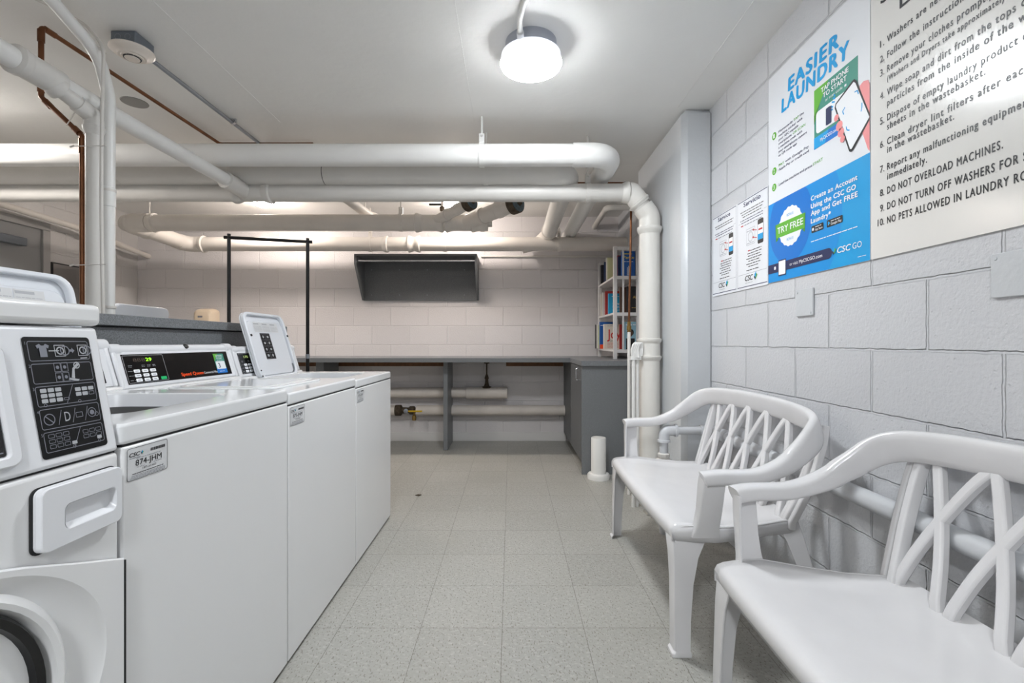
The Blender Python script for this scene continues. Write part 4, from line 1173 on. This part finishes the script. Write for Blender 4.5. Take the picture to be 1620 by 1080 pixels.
t = thing('side_water_pipe', 'grey painted pipe running low along the side wall behind the benches', 'pipe', (.857, 2.63, 0))
G = M['pipe_wallgrey']
XP = 1.128
zp = CAMH - .492
MB().tube([(.857, 2.63, 0), (.857, 2.63, zp), (XP, 2.63, zp), (XP, 2.5, zp - .004), (XP, -2.0, zp - .004)], .0235, .035, 18).build('pipe', G, t)
MB().tube([(.857, 2.63, zp - .055), (.857, 2.63, zp), (.92, 2.63, zp)], .030, .035, 18).build('elbow', G, t)
MB().rings((.915, 2.63, zp), (1, 0, 0), [(0, .030), (.002, .036), (.014, .036), (.016, .029)], 18).build('collar', G, t)
MB().rings((.857, 2.63, zp - .05), (0, 0, -1), [(0, .030), (.002, .036), (.014, .036), (.016, .029)], 18).build('collar', G, t)
MB().rings((.857, 2.63, zp - .125), (0, 0, -1), [(0, .026), (.005, .034), (.02, .034), (.03, .028), (.04, .046), (.06, .046), (.07, .03)], 8).build('union', M['pipe_grey'], t)
MB().tube([(1.06, 2.63, zp), (XP, 2.63, zp), (XP, 2.54, zp)], .030, .035, 18).build('elbow', G, t)
MB().rings((XP, 2.50, zp - .003), (0, -1, 0), [(0, .026), (.002, .036), (.02, .035), (.03, .0365), (.05, .0365), (.06, .030)], 18).build('union', G, t)
MB().tube([(XP, 2.44, zp - .004), (XP, -2.0, zp - .004)], .0295, 0, 20).build('pipe_sleeve', G, t)
t = thing('floor_pipe_stub', 'short white capped pipe standing on the floor by the grey cabinet', 'pipe stub', (.69, 3.69, 0))
MB().rings((.69, 3.69, 0), (0, 0, 1), [(.0, .058), (.318, .058), (.322, .055), (.322, .045)], 32).build('pipe', M['pipe_white'], t)
MB().rings((.69, 3.69, 0), (0, 0, 1), [(0, .086), (.03, .088), (.042, .080), (.045, .060)], 32).build('flange', M['pipe_white'], t)
rnd = random.Random(4)
ring_o, ring_t = [], []
pp = [(.845, 2.9), (.85, 3.1), (.84, 3.3), (.85, 3.46), (.99, 3.46), (.99, 2.78), (.9, 2.78)]
dense = []
for (a0, b0), (a1, b1) in zip(pp, pp[1:] + pp[:1]):
    for k in range(6):
        f = k / 6
        dense.append((a0 + (a1 - a0) * f + rnd.uniform(-.012, .012), b0 + (b1 - b0) * f + rnd.uniform(-.012, .012)))
cx_, cy_ = .93, 3.1
o = MB().loft([[(x, y, 0) for x, y in dense], [(cx_ + (x - cx_) * .9, cy_ + (y - cy_) * .93, .018 + rnd.uniform(0, .014)) for x, y in dense], [(cx_ + (x - cx_) * .6, cy_ + (y - cy_) * .6, .026 + rnd.uniform(0, .01)) for x, y in dense]]).build('mortar_patch', M['concrete'], angle=20)
tag(o, 'rough broken mortar patch on the floor round the tall waste riser', 'mortar patch')

# blank plates on the side wall
def plate(y0, y1, z0, z1, label):
    t = thing('wall_plate', label, 'wall plate', (XR, (y0 + y1) / 2, z0), 'blank painted plates')
    MB().prism([(XR, (y0 + y1) / 2 + p, (z0 + z1) / 2 + q) for p, q in rrect(0, 0, y1 - y0, z1 - z0, .006)], (-.008, 0, 0)).build('plate', M['pier'], t, bevel=.002)
    b = MB()
    for y, z in ((y0 + .012, z0 + .012), (y1 - .012, z1 - .012)): b.rings((XR - .008, y, z), (-1, 0, 0), [(0, .005), (.002, .004)], 10)
    b.build('screw', M['pier'], t)
plate(1.80, 1.908, CAMH + .104, CAMH + .212, 'small painted blank plate on the side wall below the blue poster')
plate(.98, 1.133, CAMH + .106, CAMH + .212, 'wide painted blank plate on the side wall below the white rules board')

# ------------------------------------------------------------------ signs on the side wall
def signboard(name, label, cat, y0, w_, z0, h, m, th=.004, r=.006):
    t = thing(name, label, cat, (XR, y0 - w_ / 2, z0))
    MB().prism([(XR - .0006, y0 - w_ / 2 - p, z0 + h / 2 + q) for p, q in rrect(0, 0, w_, h, r)], (-th, 0, 0)).build('panel', m, t, flat=True)
    return t, Art((XR - .0006 - th, y0, z0), (0, -1, 0), (0, 0, 1), .0004)
ZS = CAMH + .266
# service notice, two leaves
t, a = signboard('service_notice', 'small white two-leaf service notice at the pier corner', 'notice', 2.70, .582, CAMH + .262, .446, M['sheet'])
for k, (u0, u1, title) in enumerate(((.006, .283, 'Service'), (.299, .577, 'Servicio'))):
    a.gid = k
    a.line([(u0, .441), (u1, .441)], .0035, M['navy'], 'rule')
    a.line([(u0, .013), (u1, .013)], .0035, M['navy'], 'rule')
    a.line([(u0, .008), (u0, .441)], .0012, M['navy'], 'rule'); a.line([(u1, .008), (u1, .441)], .0012, M['navy'], 'rule')
    um = (u0 + u1) / 2
    a.text(title, um - .072 - .004 * k, .410, .022, M['navy'], .145 + .012 * k, bold=.05, spacing=1.1)
    for q in range(3 if k else 2): a.bars(um - .11 + .012 * q, um + .11 - .012 * q, .385 - q * .013, .006, M['ink'], seed=q + 40 * k)
    for q in range(2): a.bars(um - .11 + .01 * q, um + .11 - .01 * q, .343 - q * .012, .006, M['navy'], seed=q + 9 + 40 * k)
    a.line([(u0 + .01, .333), (u0 + .03, .333)], .001, M['greyink'], 'rule'); a.line([(u1 - .03, .353), (u1 - .005, .353)], .001, M['greyink'], 'rule')
    a.rect(u0 + .035, u0 + .06, .316, .321, M['red'], 'fine_print', 2); a.bars(u0 + .07, u1 - .04, .316, .006, M['greyink'], seed=15 + k)
    # picture: sheet with red arrows and a phone
    a.frame(um - .05, um + .03, .212, .292, .0012, M['greyink'], 'picture_sheet', 1, .002)
    a.ring(um - .01, .25, .024, .003, M['lightink'], 'picture_sheet', 2); a.bars(um - .045, um + .02, .278, .004, M['greyink'], seed=3); a.bars(um - .045, um + .02, .219, .004, M['greyink'], seed=4)
    a.rect(um + .056, um + .106, .200, .314, M['black'], 'picture_phone', 1, .008)
    a.rect(um + .059, um + .103, .218, .290, M['white_ink'], 'picture_screen', 2); a.rect(um + .059, um + .103, .218, .245, M['cyan'], 'picture_screen', 3); a.rect(um + .064, um + .098, .262, .270, M['red'], 'picture_screen', 3)
    for yv in (.268, .232): a.line([(um + .02, yv + .008), (um + .05, yv)], .003, M['red'], 'picture_arrow', 3); a.poly([(um + .02, yv + .002), (um + .02, yv + .016), (um + .008, yv + .010)], M['red'], 'picture_arrow', 3)
    a.rect(um - .035, um - .012, .182, .187, M['red'], 'fine_print', 2)
    for q, (l, r_) in enumerate(((-.01, .09), (-.04, .09), (-.035, .08), (-.05, .09), (-.03, .07))): a.bars(um + l, um + r_, .181 - q * .0125, .006, M['ink'], seed=60 + q + 7 * k)
    for q in range(2): a.bars(um - .05 + .02 * q, um + .08 - .02 * q, .118 - .012 * q, .006, M['ink'], seed=70 + q)
    a.bars(um - .05, um + .07, .088, .006, M['ink'], seed=77)
    a.line([(u0 + .008, .075), (u1 - .006, .075)], .0012, M['greyink'], 'rule')
    a.text('CSC', um - .062, .040, .026, M['ink'], .075, bold=.035, shear=.2)
    logo(a, um + .022, .036, .042)
    a.bars(um - .06, um + .01, .028, .005, M['lightink'], seed=5)
a.flush(t)

# laundry payment poster
t, a = signboard('payment_poster', 'tall white and blue poster headed EASIER LAUNDRY', 'poster', 2.113, .597, ZS, .912, M['sheet'])
a.text('EASIER', .152, .782, .054, M['cyan'], .298, bold=.1, shear=.06, spacing=1.16)
a.text('LAUNDRY', .104, .716, .056, M['cyan'], .398, bold=.1, shear=.06, spacing=1.16)
# picture card
a.rect(.318, .544, .469, .694, M['teal'], 'picture_card', 1)
a.poly([(.318, .694), (.40, .694), (.35, .63), (.318, .60)], M['green'], 'picture_corner', 2)
a.poly([(.318, .60), (.35, .63), (.335, .597), (.318, .565)], M['green_dark'], 'picture_corner', 3)
a.rect(.318, .544, .469, .512, M['blue'], 'picture_foot', 2)
a.poly([(.318, .469), (.38, .469), (.40, .512), (.318, .512)], M['cyan'], 'picture_foot', 3)
a.text('TAP PHONE', .359, .664, .018, M['white_ink'], .143, layer=4, bold=.05)
a.text('TO START', .370, .640, .018, M['white_ink'], .122, layer=4, bold=.05)
a.text('or scan code', .382, .621, .011, M['white_ink'], .09, layer=4)
a.rect(.482, .492, .620, .628, M['white_ink'], 'lettering', 4, .002)
a.rect(.331, .53, .522, .605, M['white_ink'], 'picture_ticket', 4, .014)
a.text('1', .392, .530, .062, M['navy'], .02, layer=6, bold=.05)
for x, y, x2, y2 in ((.412, .588, .425, .580), (.418, .600, .434, .594), (.424, .612, .437, .604), (.410, .575, .424, .572), (.43, .622, .436, .612)):
    a.line([(x, y), (x2, y2)], .006, M['cyan'], 'picture_spark', 5)
a.text('MyCSCGO.com', .355, .486, .012, M['white_ink'], .092, layer=4, bold=.03)
# hand and phone
a.poly([(.554, .586), (.570, .592), (.59, .585), (.5965, .57), (.5965, .40), (.575, .415), (.56, .43), (.55, .46)], M['pink'], 'picture_hand', 4)
a.poly([(.5965, .352), (.5965, .42), (.565, .425), (.575, .40), (.59, .36)], M['pink'], 'picture_hand', 5)
a.poly([(.529, .622), (.518, .620), (.438, .585), (.433, .572), (.505, .388), (.514, .382), (.524, .385), (.5965, .452), (.5965, .475), (.540, .610)], M['black'], 'picture_phone', 5)
a.poly([(.527, .614), (.442, .580), (.440, .572), (.510, .394), (.517, .391), (.5965, .462), (.535, .605)], M['white_ink'], 'picture_screen', 6)
for x, y, r_ in ((.443, .532, .012), (.458, .497, .017), (.466, .470, .016), (.474, .444, .012)):
    a.disc(x, y, r_, M['pink'], 'picture_hand', 7, 18)
for (x, y), (dx, dy), (ex, ey) in (((.475, .54), (.012, .008), (.005, -.014)), ((.545, .575), (-.014, .002), (.004, -.014)), ((.565, .51), (-.004, -.013), (.0, .014)), ((.496, .465), (.012, -.006), (-.004, .014))):
    a.line([(x + dx, y + dy), (x, y), (x + ex, y + ey)], .004, M['cyan'], 'picture_marks', 7)
# steps
for n, (u, v) in enumerate(((.045, .642), (.046, .487), (.045, .416))):
    a.gid = 's%d' % n
    a.disc(u, v, .0165, M['green'], 'step_marker', 1)
    a.text(str(n + 1), u, v - .009, .018, M['white_ink'], .009, align='c', layer=3, bold=.03)
I = M['navy']
def runs(u, v, h, segs, w_):
    """one printed line in several inks, fitted to a total width"""
    tot = sum(glyphs(s, .01)[3] - glyphs(s, .01)[2] for s, _ in segs) + .28 * (len(segs) - 1)
    k = w_ / tot
    for s, m in segs:
        ww = (glyphs(s, .01)[3] - glyphs(s, .01)[2]) * k
        a.text(s, u, v, h, m, ww, bold=.01)
        u += ww + .28 * k
runs(.079, .640, .010, (('Momentarily', I), ('TAP', M['green']), ('the', I)), .175)
runs(.079, .622, .010, (('machine sticker with', I),), .165)
runs(.079, .605, .010, (('your NFC-capable', I),), .14)
runs(.079, .588, .010, (('smartphone,', I), ('OR SCAN', M['green'])), .185)
runs(.079, .571, .010, (('a machine code with', I),), .165)
runs(.079, .554, .010, (('your smartphone camera', I),), .195)
runs(.079, .537, .010, (('or QR code app', I),), .13)
runs(.081, .494, .010, (('PAY', M['green']), ('with Google Pay', I)), .205)
runs(.081, .476, .010, (('Apple Pay or credit card', I),), .205)
runs(.081, .411, .011, (('Load the machine and press', I), ('START', M['green'])), .287)
# blue lower half
a.rect(0, .597, .0, .348, M['cyan'], 'blue_field', 1, .003)
def arc_clip(uc, vc, r, v0, v1, umin, n=30):
    pts = []
    for k in range(n + 1):
        v = v0 + (v1 - v0) * k / n
        d_ = r * r - (v - vc) ** 2
        pts.append((uc + math.sqrt(max(d_, 0)), v))
    return [(umin, v0)] + pts + [(umin, v1)]
a.poly(arc_clip(.135, .205, .335, .0, .348, 0), mat('azure_print', (0, 144, 220), .45), 'blue_field_band', 2)
a.poly([(max(0, .158 + .148 * math.cos(q)), min(.348, .235 + .17 * math.sin(q))) for q in (2 * math.pi * k / 40 for k in range(40))], M['blue'], 'blue_field_disc', 3)
a.disc(.165, .218, .082, M['white_ink'], 'bonus_seal', 4, 96, wob=.025, lobes=18)
a.text('BONUS', .165, .262, .011, M['cyan'], .045, align='c', layer=5, spacing=1.2); a.text('BONUS', .165, .160, .011, M['cyan'], .045, align='c', layer=5, spacing=1.2)
a.poly([(.057, .248), (.078, .236), (.078, .178), (.062, .170)], M['green_dark'], 'banner_fold', 5); a.gid = 'fold'; a.poly([(.267, .247), (.25, .236), (.25, .178), (.263, .17)], M['green_dark'], 'banner_fold', 5)
a.rect(.066, .262, .186, .246, M['green'], 'banner', 6)
a.text('TRY FREE', .164, .203, .027, M['white_ink'], .178, align='c', layer=7, bold=.04)
for s, v, w_ in (('Create an Account', .279, .242), ('Using the CSC GO', .249, .235), ('App and Get FREE', .222, .243), ('Laundry*', .192, .112)):
    a.text(s, .301, v, .018, M['white_ink'], w_, layer=5, bold=.07, spacing=1.08)
for u0, u1, s in ((.303, .373, 'App Store'), (.391, .473, 'Google Play')):
    a.rect(u0, u1, .154, .180, M['black'], 'store_badge', 4, .004)
    a.text(s, u0 + .022, .159, .009, M['white_ink'], u1 - u0 - .027, layer=5, bold=.02)
    a.bars(u0 + .022, u1 - .012, .172, .004, M['white_ink'], layer=5, seed=int(u0 * 999))
a.disc(.313, .167, .006, M['white_ink'], 'store_mark', 5, 14); a.poly([(.398, .159), (.398, .176), (.410, .1675)], M['cyan'], 'store_mark', 5); a.poly([(.398, .159), (.404, .164), (.410, .1675)], M['yellow_ink'], 'store_mark', 6)
a.bars(.301, .547, .120, .005, M['white_ink'], layer=5, seed=12, gap=.05)
a.poly([(0, .039), (.40, .039)] + [(.40 + .0195 * math.cos(q), .0585 + .0195 * math.sin(q)) for q in (math.radians(x) for x in range(-80, 81, 20))] + [(.40, .078), (0, .078)], M['navy'], 'web_strip', 5)
a.rect(.048, .062, .052, .066, M['white_ink'], 'web_mark', 6, .003)
a.rect(.080, .137, .020, .088, M['navy'], 'code_frame', 6, .003); a.rect(.084, .133, .025, .083, M['white_ink'], 'code_blank', 7)
a.text('or visit', .163, .052, .013, M['white_ink'], .056, layer=6); a.text('MyCSCGO.com', .227, .052, .013, M['white_ink'], .14, layer=6, bold=.03)
logo(a, .418, .048, .032, layer=5)
a.text('CSC', .447, .050, .021, M['white_ink'], .066, layer=5, bold=.045, shear=.2); a.text('GO', .521, .050, .021, M['white_ink'], .042, layer=5, bold=.0)
a.bars(.545, .585, .018, .003, M['white_ink'], layer=5, seed=2)
a.flush(t)

# laundry rules board
t, a = signboard('rules_board', 'large glossy white board of numbered laundry room rules', 'sign', 1.512, 1.20, ZS, .93, M['board'], .005, .004)
z0 = .266
U = lambda y: 1.512 - y
a.text('SELF SERVICE', U(1.470), 1.057 - z0, .045, M['ink'], .50, bold=.04)
a.text('LAUNDRY ROOM', U(1.398), .993 - z0, .045, M['ink'], .52, bold=.04)
INK = M['ink']
rows = [('1.', 'Washers are never to be left unattended', .923), ('2.', 'Follow the instructions on each machine', .875), ('3.', 'Remove your clothes promptly when done', .832), ('', '(Washers and Dryers take approximately 30 minutes)', .803),
        ('4.', 'Wipe soap and dirt from the tops of machines and', .760), ('', 'particles from the inside of the washers.', .727), ('5.', 'Dispose of empty laundry product containers and', .682), ('', 'sheets in the wastebasket.', .654),
        ('6.', 'Clean dryer lint filters after each use. Empty lint', .608), ('', 'in the wastebasket.', .583), ('7.', 'Report any malfunctioning equipment', .531), ('', 'immediately.', .501),
        ('8.', 'DO NOT OVERLOAD MACHINES.', .457), ('9.', 'DO NOT TURN OFF WASHERS FOR SOAKING.', .409), ('10.', 'NO PETS ALLOWED IN LAUNDRY ROOM.', .366)]
for n, s, z in rows:
    caps = s.isupper()
    h = .0215 if caps else (.0165 if s.startswith('(') else .0205)
    w_ = .0136 * len(s) if caps else (.0090 if s.startswith('(') else .0115) * len(s)
    if n: a.text(n, U(1.457), z - z0, .0215, INK, .026 if len(n) == 3 else .0165, align='r', bold=.02)
    a.text(s, U(1.446), z - z0, h, INK, w_, bold=.045, spacing=1.2)
a.flush(t)

# ------------------------------------------------------------------ resin bench seats
def superell(cx, T, S_, w_, h_, n=18, e=3.2):
    U_ = S_.cross(T).normalized()
    out = []
    for k in range(n):
        q = 2 * math.pi * k / n
        c_, s_ = math.cos(q), math.sin(q)
        x = math.copysign(abs(c_) ** (2 / e), c_) * w_ / 2
        y = math.copysign(abs(s_) ** (2 / e), s_) * h_ / 2
        out.append(cx + S_ * x + U_ * y)
    return out

def back_x(z):
    f = max(0.0, min(1.0, (z - .43) / .39))
    return .445 + .115 * f - .03 * f * (1 - f) * -1.4

def make_bench(label):
    t = thing('garden_bench', label, 'plastic bench', (0, 0, 0), 'white resin benches')
    R = M['resin']
    # one rail: arm, back top, arm
    half = [(.078, .535, .633), (.090, .536, .636), (.135, .539, .641), (.25, .542, .645), (.34, .537, .678), (.42, .522, .735), (.475, .497, .785), (.508, .45, .810), (.532, .35, .822), (.548, .18, .829), (.552, 0, .831)]
    full = half + [(x, -y, z) for x, y, z in half[-2::-1]]
    path = catmull(full, 7)
    n = len(path)
    rs = []
    for i, p in enumerate(path):
        T = ((path[min(i + 1, n - 1)] - path[max(i - 1, 0)])).normalized()
        S_ = T.cross(Vector((0, 0, 1)))
        S_.normalize()
        f = min(1.0, max(0.0, (p.x - .26) / .24))
        f = f * f * (3 - 2 * f)
        w_, h_ = .060 + (.036 - .060) * f, .048 + (.088 - .048) * f
        up_ = 1.0
        e_ = min(i, n - 1 - i)
        if e_ < 5:
            k = (.70, .85, .93, .97, .99)[e_]
            w_ *= k; h_ *= k
        if f > 0:                     # the back rail leans with the backrest
            S_ = (Matrix.Rotation(.24 * f, 3, T) @ S_).normalized()
        rs.append(superell(p - Vector((0, 0, h_ * .42 * up_ * (1 if f < .5 else .9))), T, S_, w_, h_))
    MB().loft(rs).build('arm_and_back_rail', R, t, angle=60)
    # lattice of the backrest
    def slat(path2, name='back_slat', w_=.027, th=.024):
        P = catmull(path2, 6)
        rr = []
        for i, (y, z, _) in enumerate(P):
            a_, b_ = P[max(i - 1, 0)], P[min(i + 1, len(P) - 1)]
            T = Vector((back_x(b_.y) - back_x(a_.y), b_.x - a_.x, b_.y - a_.y)).normalized()
            c_ = Vector((back_x(z), y, z))
            Nn = Vector((1, 0, -.28)).normalized()
            S_ = T.cross(Nn).normalized()
            Nn = S_.cross(T).normalized()
            rr.append([c_ + S_ * (w_ / 2 * q) + Nn * (th / 2 * r_) for q, r_ in ((-1, -.6), (-.75, -1), (.75, -1), (1, -.6), (1, .8), (-1, .8))])
        MB().loft(rr).build(name, R, t, bevel=.003, angle=30)
    nodes = [.383 - .153 * i for i in range(6)]
    for i, y in enumerate(nodes[:5]):
        slat([(y, .775, 0), (y - .045, .64, 0), (y - .085, .52, 0), (y - .119, .402, 0)])
    for i, y in enumerate(nodes[1:]):
        slat([(y + .004, .770, 0), (y + .045, .715, 0), (y + .095, .62, 0), (y + .135, .52, 0), (y + .163, .402, 0)])
    for s in (1, -1):
        slat([(s * .418, .775, 0), (s * .424, .68, 0), (s * .418, .56, 0), (s * .39, .402, 0)], 'back_post', .026, .034)
        slat([(s * .443, .775, 0), (s * .451, .68, 0), (s * .446, .56, 0), (s * .42, .402, 0)], 'back_post', .022, .026)
    slat([(-.383, .770, 0), (-.405, .66, 0), (-.40, .56, 0), (-.37, .402, 0)])
    # seat
    prof = [(.012, .372), (.0, .395), (-.004, .418), (.004, .432), (.022, .438), (.06, .437), (.14, .428), (.24, .420), (.34, .417), (.42, .421), (.455, .430), (.474, .436), (.480, .425), (.478, .385)]
    NY = 26
    rr = []
    for j in range(NY + 1):
        s = -1 + 2 * j / NY
        ring = []
        for x, z in prof:
            hw = .478 + .020 * math.exp(-((x - .14) / .09) ** 2) - .075 * max(0, (x - .2) / .28)
            up = .012 * max(0, abs(s) - .86) / .14 * (1 if .03 < x < .44 else 0) * min(1, max(0, (x - .02) / .12))
            bow = -.012 * (1 - s * s) if x < .03 else 0
            ring.append((x + bow, s * hw, z + up - .006 * (1 - s * s) * (1 if .05 < x < .46 else 0)))
        rr.append(ring)
    b = MB().loft(rr, False, False)
    for s in (0, NY):                      # side aprons
        r0 = rr[s]
        low = [(x, y, min(z, .385)) for x, y, z in r0]
        b.loft([r0, low], False, False)
    b.build('seat', R, t, angle=50, solid=.005)
    # legs
    for s in (1, -1):
        st = [(0, -.010, .507, .066, .052), (.012, -.010, .507, .066, .052), (.02, -.002, .502, .056, .048), (.12, -.002, .500, .058, .05), (.24, 0, .496, .066, .055), (.33, .0, .490, .085, .065), (.39, .0, .480, .115, .08), (.415, .008, .468, .13, .085)]
        rr = []
        for z, x0, y0, xw, yw in st:
            k = .006
            rr.append([(x0 + p, s * (y0 - q), z) for p, q in ((.008, 0), (xw, 0), (xw, k), (k + .004, k), (k, k + .004), (k, yw), (0, yw), (0, .008), (.002, .002))])
        MB().loft(rr).build('front_leg', R, t, bevel=.0015, angle=40)
        # arm post: L section rising from the seat side to the arm tip
        st = [(.40, .060, .476, .095, .03), (.428, .066, .486, .084, .036), (.45, .070, .494, .077, .038), (.50, .074, .510, .073, .042), (.57, .076, .524, .073, .048), (.598, .078, .530, .072, .052), (.618, .080, .532, .075, .052)]
        rr = []
        for z, x0, y0, xw, yw in st:
            k = .008
            rr.append([(x0 + p, s * (y0 + .022 - q), z) for p, q in ((.010, 0), (xw, 0), (xw, k), (k + .004, k), (k, k + .004), (k, yw), (0, yw), (0, .010), (.003, .003))])
        MB().loft(rr).build('arm_post', R, t, bevel=.002, angle=40)
        st = [(0, .555, .462, .05, .052), (.012, .555, .462, .05, .052), (.02, .548, .458, .044, .048), (.2, .515, .440, .05, .055), (.36, .478, .418, .07, .065), (.425, .462, .402, .085, .07)]
        rr = []
        for z, x0, y0, xw, yw in st:
            k = .006
            rr.append([(x0 + .02 - p, s * (y0 - q), z) for p, q in ((.006, 0), (xw, 0), (xw, k), (k + .004, k), (k, k + .004), (k, yw), (0, yw), (0, .006))])
        MB().loft(rr).build('rear_leg', R, t, bevel=.0015, angle=40)
    return t
b1 = make_bench('white resin bench with lattice back, whole in view before the pier')
b1.location = (.557, 2.095, 0)
b2 = b1.copy(); C.objects.link(b2)
b2['label'] = 'white resin bench under the rules board, cut off by the frame edge'
for ch in list(b1.children):
    q = ch.copy(); C.objects.link(q); q.parent = b2
b2.location = (.587, .866, 0)

# a scrap on the floor
o = MB().prism([(-.665, 3.27, .001), (-.635, 3.265, .001), (-.625, 3.285, .001), (-.65, 3.292, .001)], (0, 0, .004)).build('paper_scrap', M['rust'])
tag(o, 'tiny dark scrap lying on the floor tiles near the aisle end of the washers', 'scrap')
